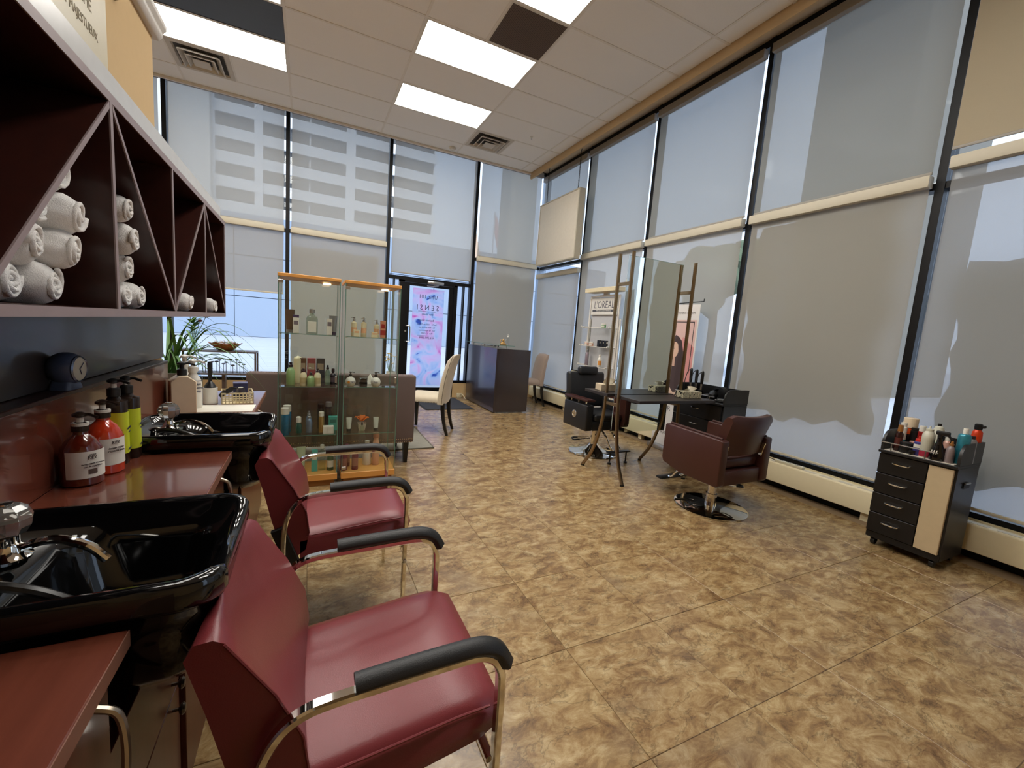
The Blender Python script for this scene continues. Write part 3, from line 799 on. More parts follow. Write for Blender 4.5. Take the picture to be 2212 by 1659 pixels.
cabinet('base cabinet under the far worktop end', 2.217, 3.15, kind='door', handles=((2.9, .60, .745),))

def backboards():
    t = thing('splashback', 'tall mahogany splashback behind the worktops with a narrow ledge', 'splashback', (-.645, .95, CT))
    bm = B(); bx(bm, -.034, .028, -1.65, 1.61, 0, .235); finish('board', bm, M_mah, t)
    bm = B(); bx(bm, -.034, .030, -1.65, 1.61, .235, .247, .002, 1); finish('ledge', bm, M_mahd, t)
    t = thing('wall_panel', 'charcoal glossy wall panel under the towel shelf', 'panel', (-.677, .95, CT + .249))
    bm = B(); bx(bm, -.003, .008, -1.65, 1.76, 0, .226, .001, 1); finish('sheet', bm, M_dkpan, t)
backboards()

SX0, SX1, SZ0, SZ1 = -.679, -.40, 1.297, 1.787
SDIV = [.355, .827, 1.30, 1.77, 2.24, 2.71]
def wall_shelf():
    t = thing('towel_shelf', 'dark wooden wall shelf with zigzag dividers holding rolled towels', 'shelf', (SX0, 1.53, SZ0))
    oy = -1.53; W_ = SX1 - SX0; H_ = SZ1 - SZ0
    def board(name, y0, y1, z0, z1):
        bm = B(); bx(bm, 0, W_ - .003, y0 + oy, y1 + oy, z0 - SZ0, z1 - SZ0); o = finish(name, bm, M_mahd, t)
        bm = B(); bx(bm, W_ - .003, W_, y0 + oy, y1 + oy, z0 - SZ0, z1 - SZ0); finish('edge_band', bm, M_edge, o); return o
    board('bottom_board', SDIV[0], SDIV[-1], SZ0, SZ0 + .018)
    board('top_board', SDIV[0], SDIV[-1], SZ1 - .020, SZ1)
    bm = B(); bx(bm, 0, .006, SDIV[0] + oy, SDIV[-1] + oy, .018, H_ - .02); finish('back_panel', bm, M_mahd, t)
    zi0, zi1 = SZ0 + .018, SZ1 - .020
    for k, y in enumerate(SDIV):
        yy = min(max(y, SDIV[0] + .008), SDIV[-1] - .008); board('divider', yy - .007, yy + .007, zi0, zi1)
    for k in range(len(SDIV) - 1):
        a, b = SDIV[k] + .009, SDIV[k + 1] - .009
        up = k in (1, 3)                         # bottom-left to top-right
        z0, z1 = (zi0, zi1) if up else (zi1, zi0)
        h = .0075
        p = [(a + oy, z0 - SZ0 + (2 * h if up else 0)), (a + oy, z0 - SZ0 - (0 if up else 2 * h)), (b + oy, z1 - SZ0 - (2 * h if up else 0)), (b + oy, z1 - SZ0 + (0 if up else 2 * h))]
        bm = B(); prism(bm, p, 'x', .006, W_ - .003); o = finish('diagonal', bm, M_mahd, t)
        bm = B(); prism(bm, p, 'x', W_ - .003, W_); finish('edge_band', bm, M_edge, o)
    bm = B(); bx(bm, W_ - .012, W_ - .002, SDIV[0] + oy, 2.60 + oy, H_ + .001, H_ + .046, .001, 1); o = finish('top_fascia', bm, P('white_gloss_strip', S(214, 214, 212), .25), t)
    o['label'] = 'white glossy strip along the top of the shelf'
wall_shelf()

from mathutils import noise as mnoise
def towel_mesh(seed, r, l):
    """rolled terry towel, axis along x: lumpy sleeve and spiral ends"""
    bm = B(); seg, rings = 40, 22; rows = []; so = Vector((seed * 3.1, seed * 1.7, seed * .9))
    def pt(x, a, k):
        d = Vector((0, math.cos(a), math.sin(a)))
        q = Vector((x * 16, d.y * 1.5, d.z * 1.5)) + so
        rad = r * k * (1 + .10 * mnoise.noise(q * .7) + .07 * mnoise.noise(q * 1.8) + .035 * mnoise.noise(q * 4.5) + .05 * math.sin(2 * a + seed))
        return Vector((x, 0, 0)) + d * rad
    for i in range(rings + 1):
        u = i / rings; e = min(u, 1 - u) * rings; k = 1 - .26 * max(0, 1 - e / 2.4) ** 2
        rows.append([pt(-l / 2 + l * u, 2 * PI * q / seg, k) for q in range(seg)])
    for s in (0, 1):
        x = -l / 2 if s == 0 else l / 2; sg = -1 if s == 0 else 1; caps = []
        for f_ in (.88, .76, .64, .52, .40, .28, .14, .05):
            caps.append([Vector((x + sg * (.006 * math.sin(f_ * 26 - a) + .004 * mnoise.noise(Vector((f_ * 7, a, seed)))), math.cos(a) * r * f_ * .76, math.sin(a) * r * f_ * .76)) for a in [2 * PI * q / seg for q in range(seg)]])
        rows = (list(reversed(caps)) + rows) if s == 0 else (rows + caps)
    loft(bm, rows)
    return bm
def towel(seed, x, y, z, r, l, label, group):
    t = thing('rolled_towel', label, 'towel', (x - (.09 if seed < 20 else .055 if seed < 30 else .03), y + (.075 if seed in (23, 24, 25) else .04 if 20 <= seed < 23 else 0), z - r * .96), R.uniform(-.12, .12), group)
    bm = towel_mesh(seed, r, l)
    for v in bm.verts: v.co.z += r * .96
    finish('roll', bm, M_towel, t, ang=3)
    bm = B(); pts = []                            # coil of the visible end
    for q in range(34):
        a = q * .52 + seed; rr_ = r * (.10 + .66 * q / 33)
        pts.append((l / 2 + .003 + .003 * math.sin(a * 1.3), rr_ * math.cos(a), r * .96 + rr_ * math.sin(a)))
    tube(bm, pts, r * .115, 7); finish('coil', bm, M_towel, t, ang=3)
ZS = SZ0 + .018
T1 = [(-.50, .915, ZS + .042, .042, 'bottom left of the big towel pile, at the picture edge'), (-.485, 1.0, ZS + .043, .043, 'bottom row of the big pile, second from the picture edge'), (-.495, 1.085, ZS + .042, .042, 'bottom row of the big pile, middle'),
      (-.47, 1.165, ZS + .041, .041, 'bottom right of the big pile, nearest the divider'), (-.49, 1.035, ZS + .118, .042, 'second row of the big pile, left'), (-.475, 1.115, ZS + .116, .041, 'second row of the big pile, middle'),
      (-.45, 1.195, ZS + .114, .040, 'second row of the big pile, right'), (-.47, 1.125, ZS + .19, .041, 'third row of the big pile, left'), (-.445, 1.205, ZS + .187, .041, 'third row of the big pile, bulging farthest right'), (-.46, 1.18, ZS + .262, .040, 'topmost of the big pile under the slanted board')]
for k, (x, y, z, r, s) in enumerate(T1): towel(k, x, y, z, r, .20, 'white rolled towel, ' + s, 'towels in the large pile')
T2 = [(-.50, 1.385, ZS + .04, .04, 'bottom left of the second compartment stack'), (-.49, 1.47, ZS + .038, .038, 'bottom middle of the second compartment stack'), (-.48, 1.548, ZS + .036, .036, 'bottom right end of the second compartment stack'),
      (-.48, 1.425, ZS + .108, .038, 'second row of the second compartment stack'), (-.46, 1.40, ZS + .18, .038, 'third up in the second compartment stack'), (-.46, 1.375, ZS + .252, .034, 'top of the second compartment stack')]
for k, (x, y, z, r, s) in enumerate(T2): towel(20 + k, x, y, z, r, .19, 'white rolled towel, ' + s, 'towels in the second compartment')
towel(31, -.46, 2.03, ZS + .035, .035, .15, 'single white rolled towel in the third shelf compartment', None)
towel(33, -.46, 2.50, ZS + .034, .034, .15, 'single white rolled towel in the last shelf compartment', None)

def wall_poster():
    t = thing('wall_poster', 'pale lettered poster on the beige wall above the towel shelf', 'poster', (-.679, 1.2, 1.85))
    bm = B(); bx(bm, 0, .004, -.9, .98, 0, .70); finish('sheet', bm, P('poster_cream', S(196, 186, 158), .35, noise=.02), t)
    mi = P('poster_ink', S(142, 130, 106), .6)
    text('LA BEAUTE FINE,', .058, mi, t, (.0046, .84, .565), RX_E, align='RIGHT', sx=.8)
    text('UN GESTE SUBLIME', .056, mi, t, (.0046, .86, .46), RX_E, align='RIGHT', sx=.8)
    text('ECLAT MAJESTUEUX', .042, mi, t, (.0046, .90, .385), RX_E, align='RIGHT', sx=.8)
wall_poster()

# wash basins
def basin(cy, label, seed):
    t = thing('wash_basin', label, 'basin', (-.362, cy, .60))
    L0, W0 = .478, .41                              # x length, y width
    n = 6
    def ring(l, w, r, z, cx=0, dip=0, front=True):
        out = []
        for (x, y) in rrect(l, w, min(r, l / 2 - .001, w / 2 - .001), n, cx, 0):
            zz = z
            if dip and x > cx + l / 2 - .11:
                k_ = math.exp(-(y / .118) ** 6) * min(1, (x - (cx + l / 2 - .11)) / .07)
                zz -= dip * k_; x -= .045 * k_ * min(1, dip / .05)
            out.append(Vector((x, y, zz - .60)))
        return out
    D = .10
    rings = [ring(.10, .10, .04, .625, .08), ring(.20, .20, .07, .632, .085), ring(.30, .30, .09, .68, .07), ring(.355, .345, .09, .765, .045, .02), ring(.41, .37, .08, .822, .02, D), ring(L0 - .012, W0 - .012, .065, .828, 0, D), ring(L0, W0, .07, .84, 0, D), ring(L0, W0, .07, .87, 0, D), ring(L0 - .012, W0 - .012, .066, .880, 0, D), ring(L0 - .036, W0 - .036, .06, .881, 0, D),
             ring(L0 - .052, W0 - .052, .055, .872, 0, D), ring(.40, .348, .05, .853, .0, D), ring(.29, .325, .06, .845, .052, D * .9), ring(.27, .30, .075, .80, .058, .05), ring(.245, .27, .08, .72, .062), ring(.18, .19, .07, .672, .068), ring(.05, .05, .02, .665, .068)]
    bm = B(); loft(bm, rings); finish('bowl', bm, M_blackg, t, ang=1.2)
    f = finish('faucet_base', lathe(B(), [(.030, 0), (.032, .006), (.022, .014), (.016, .03), (.016, .045)], (-.125, .03, .2515), 20), M_chrome, t)
    bm = B()
    prof = [(.012, 0), (.026, .006), (.034, .02), (.036, .034), (.030, .050), (.020, .058), (.001, .060)]
    lathe(bm, prof, (-.125, .03, .296), 9); k_ = finish('crystal_knob', bm, P('crystal', S(226, 222, 214), .03, trans=.85, noise=.02), t, smooth=False)
    bm = B(); lathe(bm, [(.012, 0), (.012, .003), (.0005, .004)], (-.125, .03, .356), 12); finish('cap', bm, M_chrome, k_)
    bm = B(); tube(bm, smooth_path([(-.11, .03, .272), (-.06, .02, .285), (-.01, .01, .27), (.02, .005, .24)], 6), .0085, 10); finish('spout', bm, M_chrome, t)
    bm = B(); lathe(bm, [(.022, 0), (.024, .004), (.015, .010), (.013, .026), (.018, .030), (.018, .036), (.004, .040)], (-.135, -.10, .2515), 16); finish('vacuum_breaker', bm, M_chrome, t)
    bm = B(); tube(bm, smooth_path([(-.135, -.10, .275), (-.09, -.12, .285), (-.02, -.125, .262), (.05, -.11, .20), (.09, -.05, .12), (.06, .04, .085)], 7), .008, 8); finish('hose', bm, P('dark_hose', S(30, 29, 28), .3), t)
    bm = B(); lathe(bm, [(.02, .0), (.02, .003), (.004, .0035)], (.07, 0, .0665), 14); finish('drain', bm, M_chrome, t)
basin(1.0, 'near black shampoo basin with crystal tap knob', 1)
basin(1.99, 'far black shampoo basin beside the white bottles', 2)
# ------------------------------------------------------------------ bottles and small goods
def amber(name, col): return P(name, col, .12, noise=.08, coat=.6)
def label_wrap(bm, r, z0, z1, a0, a1, n=10, e=.0006, sx=1, sy=1):
    rows = []
    for z in (z0, z1): rows.append([Vector(((r + e) * sx * math.cos(a0 + (a1 - a0) * k / n), (r + e) * sy * math.sin(a0 + (a1 - a0) * k / n), z)) for k in range(n + 1)])
    loft(bm, rows, closed=False, cap=False); return bm
def pump_top(t, z, r, mc, mn, rz=0, s=1):
    """collar, neck and nozzle of a pump bottle"""
    bm = B(); lathe(bm, [(r, 0), (r, .022 * s), (r * .55, .026 * s)], (0, 0, z), 16); c = finish('collar', bm, mc, t)
    bm = B(); lathe(bm, [(r * .45, 0), (r * .45, .012 * s)], (0, 0, z + .026 * s), 10); finish('stem', bm, mn, c)
    bm = B(); lathe(bm, [(r * .35, 0), (r * .9, .004 * s), (r * .9, .010 * s), (r * .3, .016 * s)], (0, 0, z + .038 * s), 12)
    ca, sa = math.cos(rz), math.sin(rz)
    tube(bm, [(0, 0, z + .046 * s), (ca * .022 * s, sa * .022 * s, z + .047 * s), (ca * .042 * s, sa * .042 * s, z + .040 * s)], .0042 * s, 8)
    finish('nozzle', bm, mc, t)
def bottle(name, label, cat, loc, prof, mat, cap=None, capm=None, lab=None, labm=None, seg=18, sx=1, sy=1, rz=0, group=None, pump=None, face=None, nosub=False):
    """prof: lathe profile of the body; cap: lathe profile; lab: (z0,z1); pump: (z, r, s)"""
    t = thing(name, label, cat, loc, rz, group)
    bm = B(); lathe(bm, prof, seg=seg, sx=sx, sy=sy); finish('body', bm, mat, t)
    if lab:
        rr_ = max(r for r, z in prof if lab[0] - .002 <= z <= lab[1] + .03) if any(lab[0] - .002 <= z <= lab[1] + .03 for r, z in prof) else max(r for r, z in prof)
        a = face if face is not None else -2.2
        bm = B(); label_wrap(bm, rr_, lab[0], lab[1], a - 1.25, a + 1.25, sx=sx, sy=sy); finish('label', bm, labm or M_paper, t)
    if cap:
        bm = B(); lathe(bm, cap, seg=seg, sx=sx, sy=sy); finish('cap', bm, capm or M_blackp, t)
    if pump: pump_top(t, pump[0], pump[1], capm or M_blackp, pump[3] if len(pump) > 3 else M_blackp, pump[4] if len(pump) > 4 else -1.0, pump[2])
    return t
M_amber = amber('amber_glass', S(88, 26, 14)); M_red = amber('orange_red_bottle', S(186, 52, 22))
M_dkb = P('dark_brown_plastic', S(40, 28, 22), .25); M_lime = P('lime_label', S(196, 206, 44), .5)
def wash_bottles():
    faceA = -.75
    t = bottle('pump_bottle', 'amber pump bottle with white label, nearest on the worktop', 'bottle', (-.565, 1.53, CT), [(.040, 0), (.045, .006), (.045, .085), (.042, .105), (.030, .128), (.016, .142), (.015, .15)], M_amber, lab=(.025, .10), face=faceA, capm=M_dkb, pump=(.15, .018, 1, M_whitep, -.2))
    bm = B(); lathe(bm, [(.0185, 0), (.0185, .008)], (0, 0, .166), 14); finish('white_ring', bm, M_whitep, t)
    lettering_on(t, .0466, faceA, [('saryna', .007, .091), ('KEY', .013, .082), ('damage repair shampoo', .006, .066), ('cure de reparation', .006, .058)])
    bm = B(); label_wrap(bm, .0455, .036, .050, faceA - .22, faceA + .22, 4); finish('label_block', bm, P('label_brown', S(84, 66, 56), .6), t)
    t = bottle('pump_bottle', 'orange red pump bottle with white label, second on the worktop', 'bottle', (-.548, 1.622, CT), [(.040, 0), (.045, .006), (.045, .10), (.042, .122), (.030, .145), (.016, .160), (.015, .168)], M_red, lab=(.03, .11), face=faceA + .1, capm=M_dkb, pump=(.168, .018, 1, M_whitep, -.3))
    bm = B(); lathe(bm, [(.0185, 0), (.0185, .008)], (0, 0, .184), 14); finish('white_ring', bm, M_whitep, t)
    lettering_on(t, .0466, faceA + .1, [('KEY', .013, .098), ('damage repair', .008, .082), ('CONDITIONER', .007, .072)])
    for k, (y, lab) in enumerate(((1.706, 'tall dark pump bottle with lime label beside the orange bottle'), (1.770, 'tall dark pump bottle with lime label nearest the far basin'))):
        t = thing('pump_bottle', lab, 'bottle', (-.548 + .012 * k, y, CT), .12, 'lime label pump bottles')
        bm = B(); loft(bm, [[Vector((x, yy, z)) for x, yy in rrect(.064 * s_, .056 * s_, .022 * s_)] for s_, z in ((.94, 0), (1, .004), (1, .198), (.97, .203), (.55, .208), (.42, .218))]); finish('body', bm, M_dkb, t)
        bm = B(); loft(bm, [[Vector((x, yy, z)) for x, yy in rrect(.0652, .0572, .0226)] for z in (.035, .168)], cap=False); o = finish('label', bm, M_lime, t)
        for body, sz, z in (('RESTORING', .009, .115), ('shampoo', .007, .103), ('SERIES MILK', .008, .047)): text(body, sz, M_ink, o, (.0336, 0, z), RX_E, sx=.85)
        pump_top(t, .218, .017, M_blackp, M_whitep, -.4, 1.05)
def lettering_on(t, r, a, rows):
    for body, sz, z in rows:
        text(body, sz, P('label_ink', S(70, 60, 56), .6), t, (r * math.cos(a), r * math.sin(a), z), (PI / 2, 0, a + PI / 2), sx=.9)
wash_bottles()

def clock():
    t = thing('table_clock', 'blue grey ball shaped clock standing on the ledge', 'clock', (-.643, 1.665, CT + .2475), -.10)
    mb = P('blue_grey_plastic', S(70, 82, 108), .35, noise=.05)
    bm = B(); bmesh.ops.create_uvsphere(bm, u_segments=28, v_segments=18, radius=.048, matrix=Matrix.Translation((.008, -.004, .060)) @ Matrix.Diagonal((.92, 1, 1, 1)))
    for v in bm.verts: v.co.x = min(v.co.x, .034)
    finish('body', bm, mb, t)
    bm = B(); loft(bm, [[Vector((x + .004, y - .004, z)) for x, y in rrect(a, b, .012)] for a, b, z in ((.050, .074, 0), (.050, .072, .006), (.046, .06, .022), (.04, .05, .034))]); finish('foot', bm, mb, t)
    bm = B(); lathe(bm, [(.030, -.004), (.0385, 0), (.0395, .004), (.036, .007), (.034, .004)], seg=32); rim = finish('bezel', bm, P('bezel_silver', S(120, 130, 150), .25, .7), t)
    rim.location = (.0335, -.004, .060); rim.rotation_euler = (0, PI / 2, 0)
    bm = B(); lathe(bm, [(.034, 0), (.034, .003)], seg=28); d = finish('dial', bm, P('dial_pale', S(196, 190, 172), .3, noise=.12, nscale=40), rim); d.location = (0, 0, .0012)
    for a, l in ((.4, .018), (2.3, .025)):
        bm = B(); box(bm, (math.cos(a) * l / 2, math.sin(a) * l / 2, .005), (l, .002, .001), rot=Matrix.Rotation(a, 3, 'Z')); finish('hand', bm, M_ink, rim)
clock()

def far_counter():
    mc = P('carton_cream', S(226, 204, 172), .5); 
    t = thing('pump_carton', 'cream house shaped pump carton beside the far basin', 'bottle', (-.552, 2.515, CT), .35)
    bm = B(); prism(bm, [(-.05, 0), (.05, 0), (.05, .155), (.016, .182), (-.016, .182), (-.05, .155)], 'y', -.045, .045, .003, 1); finish('body', bm, mc, t)
    bm = B(); bx(bm, .0502, .0512, -.03, .03, .05, .13); finish('label', bm, M_whitep, t)
    for body, z in (('PEARL', .115), ('SHAMPOO', .10), ('nourishing', .085)): text(body, .016 if z > .11 else .010, M_ink, t, (.0516, 0, z), RX_E)
    pump_top(t, .183, .020, M_blackp, M_blackp, -.2, 1.25)
    for k, (x, y, h, lab, m) in enumerate(((-.530, 2.622, .20, 'white pump bottle lettered in black behind the cream carton', M_whitep), (-.585, 2.72, .215, 'taller white pump bottle at the back by the potted grass', M_whitep))):
        t = bottle('pump_bottle', lab, 'bottle', (x, y, CT), [(.034, 0), (.038, .006), (.038, h * .62), (.030, h * .78), (.017, h * .88), (.017, h * .92)], m, capm=M_whitep, pump=(h * .92, .020, 1.25, M_whitep, .1))
        for body, z in (('PEARL', .125), ('treatment', .108), ('moist', .09)): text(body, .014, M_ink, t, (.0388 * math.cos(-.85), .0388 * math.sin(-.85), z), (PI / 2, 0, -.85 + PI / 2), sx=.9)
        bm = B(); label_wrap(bm, .0382, .142, .145, -1.9, .2, 8); finish('black_rule', bm, M_ink, t)
    bottle('spray_bottle', 'clear bluish bottle half hidden behind the white pump bottles', 'bottle', (-.555, 2.80, CT), [(.03, 0), (.033, .005), (.033, .13), (.02, .16), (.012, .17)], GL('clear_blue_plastic', (.72, .86, .95, 1)), cap=[(.014, .17), (.014, .19), (.003, .192)], capm=M_whitep)
    t = thing('brush_cup', 'white cup holding a black round hair brush', 'cup', (-.478, 2.735, CT))
    bm = B(); loft(bm, [[Vector((r * math.cos(a), r * math.sin(a), z)) for a in [2 * PI * q / 18 for q in range(18)]] for r, z in ((.030, 0), (.034, .004), (.034, .09), (.031, .09), (.030, .008))]); finish('cup', bm, M_whitep, t)
    t = thing('hair_brush', 'black handled brush standing in the white cup', 'brush', (-.478, 2.735, CT + .009))
    bm = B(); lathe(bm, [(.006, 0), (.008, .06), (.03, .083), (.02, .10), (.008, .115), (.010, .16), (.012, .205), (.009, .22), (.002, .223)], seg=14); finish('handle', bm, M_blackp, t)
    # basket
    t = thing('basket', 'small cream plastic basket on the far worktop', 'basket', (-.47, 2.742, CT)); bk = P('basket_cream', S(224, 208, 166), .5)
    # keep clear of the cup: basket sits to the right of it
    t.location = (-.362, 2.80, CT); t.rotation_euler = (0, 0, .15)
    bm = B()
    w, d, h = .15, .17, .062
    bx(bm, -w / 2, w / 2, -d / 2, d / 2, 0, .004)
    for (x0, x1, y0, y1, ax) in ((-w / 2, w / 2, -d / 2, -d / 2 + .004, 'x'), (-w / 2, w / 2, d / 2 - .004, d / 2, 'x'), (-w / 2, -w / 2 + .004, -d / 2, d / 2, 'y'), (w / 2 - .004, w / 2, -d / 2, d / 2, 'y')):
        bx(bm, x0, x1, y0, y1, h - .008, h)
        for z in (.014, .026, .038): bx(bm, x0, x1, y0, y1, z, z + .005)
        nn = 9
        for q in range(nn + 1):
            if ax == 'x': u = x0 + (x1 - x0 - .004) * q / nn; bx(bm, u, u + .005, y0, y1, 0, h)
            else: u = y0 + (y1 - y0 - .004) * q / nn; bx(bm, x0, x1, u, u + .005, 0, h)
    o = finish('lattice', bm, bk, t, smooth=False); o['kind'] = 'stuff'
    t = thing('small_box', 'dark blue box standing in the basket', 'box', (-.350, 2.825, CT + .005), .15)
    bm = B(); box(bm, (0, 0, .048), (.07, .06, .096), .004); finish('body', bm, P('navy_card', S(40, 44, 84), .5), t)
    bm = B(); box(bm, (0, 0, .098), (.072, .062, .006), .001); finish('lid', bm, P('navy_lid', S(70, 72, 108), .5), t)
    t = thing('hair_clip', 'black hair clip lying over the basket rim', 'clip', (-.395, 2.712, CT + .066), -.3)
    bm = B(); prism(bm, [(-.045, -.018), (-.03, .004), (-.005, .012), (.02, .03), (.035, .022), (.015, .0), (-.012, -.012), (-.03, -.036)], 'y', -.006, .006, .002, 1); finish('jaw', bm, M_blackp, t)
    bm = B(); prism(bm, [(-.01, .014), (.02, .034), (.05, .03), (.048, .024), (.02, .024), (.0, .008)], 'y', -.009, -.003, .001, 1); finish('lever', bm, M_blackp, t)
    bottle('jar', 'small clear jar at the front of the basket', 'jar', (-.340, 2.758, CT + .005), [(.022, 0), (.026, .005), (.026, .055), (.019, .068), (.019, .074), (.021, .076), (.021, .082), (.015, .082)], GL('clear_jar', (.90, .88, .80, 1)), cap=[(.012, .081), (.012, .083)], capm=M_whitep)
    t = thing('paper_sheet', 'loose white paper sheet under the basket on the worktop', 'paper', (-.49, 2.63, CT))
    bm = B(); bx(bm, -.10, .16, -.10, .09, 0, .001); finish('sheet', bm, M_paper, t)
    t.location = (-.42, 2.60, CT)
far_counter()
# ------------------------------------------------------------------ burgundy shampoo chairs
M_burg = P('burgundy_vinyl', S(118, 46, 50), .34, noise=.05, nscale=8, bump=.10, bscale=420, spec=.45)
M_pad = P('black_arm_foam', S(24, 24, 25), .5, bump=.25, bscale=500)
def side_frame_path(y):
    c = [(-.085, y, .0), (-.082, y, .2), (-.080, y, .40), (-.076, y, .50), (-.062, y, .565), (-.035, y, .610), (.0, y, .632), (.05, y, .640), (.15, y, .643), (.27, y, .646), (.33, y, .645), (.365, y, .630), (.384, y, .60), (.389, y, .56), (.390, y, .4), (.390, y, .2), (.390, y, .0)]
    return smooth_path(c, 4)
def shampoo_chair(loc, label):
    t = thing('shampoo_chair', label, 'chair', loc, 0, 'burgundy shampoo chairs')
    for s in (-1, 1):
        y = s * .262
        bm = B(); strap(bm, side_frame_path(y), .024, .018, (0, 1, 0), .2); f = finish('arm_frame', bm, M_chrome, t, ang=.5)
        bm = B(); pts = smooth_path([(.085, y, .662), (.15, y, .665), (.27, y, .668), (.335, y, .666), (.375, y, .648), (.398, y, .612)], 5)
        strap(bm, pts, .046, .034, (0, 1, 0), .42); finish('arm_pad', bm, M_pad, t, ang=1.0)
        for x, z in ((.390, .30), (-.081, .30)):
            bm = B(); lathe(bm, [(.008, 0), (.008, .003), (.004, .005)], seg=10); o = finish('bolt', bm, M_steel, f); o.location = (x, y + (-.0135 if s < 0 else .0135), z); o.rotation_euler = (PI / 2 * (1 if s < 0 else -1), 0, 0)
        bm = B(); box(bm, (-.07, s * .236, .42), (.05, .02, .18), .004, 1, Matrix.Rotation(-.35, 3, 'Y')); finish('bracket', bm, M_blackp, t)
    for x, z in ((.385, .36), (-.075, .30)):
        bm = B(); strap(bm, [(x, -.25, z), (x, .25, z)], .022, .016, (1, 0, 0)); finish('cross_bar', bm, M_chrome, t)
    # seat: thick cushion rising to the front
    n = 12; rows = []
    prof = [(-.02, .34), (.10, .355), (.30, .385), (.38, .395), (.415, .415), (.425, .445), (.415, .475), (.375, .494), (.28, .490), (.15, .476), (.03, .462), (-.02, .455)]
    for k in range(n + 1):
        v = -1 + 2 * k / n; y = v * .235; e = max(0, abs(v) - .82) / .18
        row = []
        for (x, z) in prof:
            top = z > .43
            zz = z - (.018 * e * e if top else -.012 * e * e) + (.006 * (1 - v * v) if top else 0)
            row.append(Vector((x - .02 * e * e * (x > .3), y, zz)))
        rows.append(row)
    bm = B(); loft(bm, rows); finish('seat', bm, M_burg, t, ang=1.25)
    bm = B(); tube(bm, [(x, -.2365, z) for x, z in ((0, .458), (.15, .470), (.3, .484), (.38, .486))], .003, 6); finish('piping', bm, M_burg, t)
    # backrest: reclined slab, thick at the sides, scooped in front
    rows = []
    for k in range(n + 1):
        v = -1 + 2 * k / n; w = .235; y = v * w
        sc = .035 * (1 - v * v); e = max(0, abs(v) - .85) / .15
        tz = -.012 * e
        row = [Vector((-.055, y, .36)), Vector((.0 - sc * .1, y, .40)), Vector((.012 - sc * .3, y, .47)), Vector((.0 - sc * .9, y, .56)), Vector((-.045 - sc, y, .66)), Vector((-.098 - sc * .9, y, .755 + tz)), Vector((-.118 - sc * .7, y, .792 + tz)), Vector((-.136 - sc * .25, y, .806 + tz * 1.3 - .3 * sc)),
               Vector((-.162 + sc * .35, y, .800 + tz - .3 * sc)), Vector((-.176 + sc * .75, y, .775 + tz - .2 * sc)), Vector((-.148 + sc * .3, y, .66)), Vector((-.118, y, .53)), Vector((-.088, y, .42)), Vector((-.075, y, .37))]
        rows.append(row)
    bm = B(); loft(bm, rows); b_ = finish('backrest', bm, M_burg, t, ang=1.25)
    bm = B(); tube(bm, [(x, -.236, z) for x, z in ((.012, .47), (.0, .56), (-.045, .66), (-.098, .745), (-.12, .78))], .003, 6); finish('piping', bm, M_burg, b_)
    return t
shampoo_chair((0, 1.0, 0), 'near burgundy shampoo chair in front of the near basin')
shampoo_chair((0, 2.0, 0), 'far burgundy shampoo chair in front of the far basin')

# ------------------------------------------------------------------ glass display cabinets
M_cabg = GL('cabinet_glass', (.965, .985, .972, 1), 1.42)
M_gedge = P('green_glass_edge', S(96, 132, 118), .15, noise=.05)
M_beech = wood('beech_wood', S(206, 142, 66), S(224, 164, 90), .45, (2, 14, 14), 0)
def vitrine(x0, label, door_side):
    w, d, h, y0 = .425, .365, 1.63, 3.5
    t = thing('display_cabinet', label, 'cabinet', (x0 + w / 2, y0 + d / 2, 0), 0, 'glass display cabinets')
    a, b = w / 2, d / 2
    bm = B(); box(bm, (0, 0, .075), (w, d, .05), .003, 1); finish('base', bm, M_beech, t)
    bm = B(); bx(bm, -a + .02, a - .02, -b + .02, b - .02, 0, .05); finish('plinth', bm, P('plinth_wood', S(150, 98, 42), .6), t)
    bm = B(); box(bm, (0, 0, h - .0125), (w, d, .025), .003, 1); finish('top', bm, M_beech, t)
    for nm, p in (('side_pane', (-a + .004, -a + .008, -b + .012, b - .004)), ('side_pane', (a - .008, a - .004, -b + .012, b - .004)), ('back_pane', (-a + .010, a - .010, b - .008, b - .004)), ('door', (-a + .006, a - .006, -b + .002, -b + .006))):
        bm = B(); bx(bm, p[0], p[1], p[2], p[3], .102, h - .027); o = finish(nm, bm, M_cabg, t)
        if nm == 'door':
            s = door_side
            for z in (.14, h - .06):
                bm = B(); box(bm, (s * (a - .02), -b + .001, z), (.034, .012, .022), .002, 1); finish('hinge', bm, M_steel, o)
            bm = B(); box(bm, (-s * (a - .025), -b - .004, .86), (.014, .012, .05), .002, 1); finish('handle', bm, M_steel, o)
    for (x, y) in ((-a + .006, -b + .006), (a - .006, -b + .006), (-a + .006, b - .006), (a - .006, b - .006)):
        bm = B(); box(bm, (x, y, h / 2 + .04), (.006, .006, h - .13)); finish('edge_strip', bm, M_gedge, t)
    for z in (.42, .80, 1.20):
        bm = B(); bx(bm, -a + .012, a - .012, -b + .012, b - .012, z - .005, z); s_ = finish('glass_shelf', bm, M_cabg, t)
        bm = B(); bx(bm, -a + .012, a - .012, -b + .0105, -b + .012, z - .005, z); finish('edge', bm, M_gedge, s_)
        for (x, y) in ((-a + .02, -b + .04), (a - .02, -b + .04)):
            bm = B(); box(bm, (x, y, z - .009), (.012, .012, .007)); finish('support', bm, M_steel, s_)
    if door_side > 0:
        bm = B(); lathe(bm, [(.03, 0), (.03, .008), (.02, .012)], (0, 0, h - .037), 16); finish('spot_lamp', bm, EM('warm_spot', (1.0, .62, .35, 1), 4), t)
    else:
        bm = B(); lathe(bm, [(.03, 0), (.03, .008), (.02, .012)], (.12, .05, h - .037), 16); finish('spot_lamp', bm, EM('warm_spot', (1.0, .62, .35, 1), 4), t)
    return t
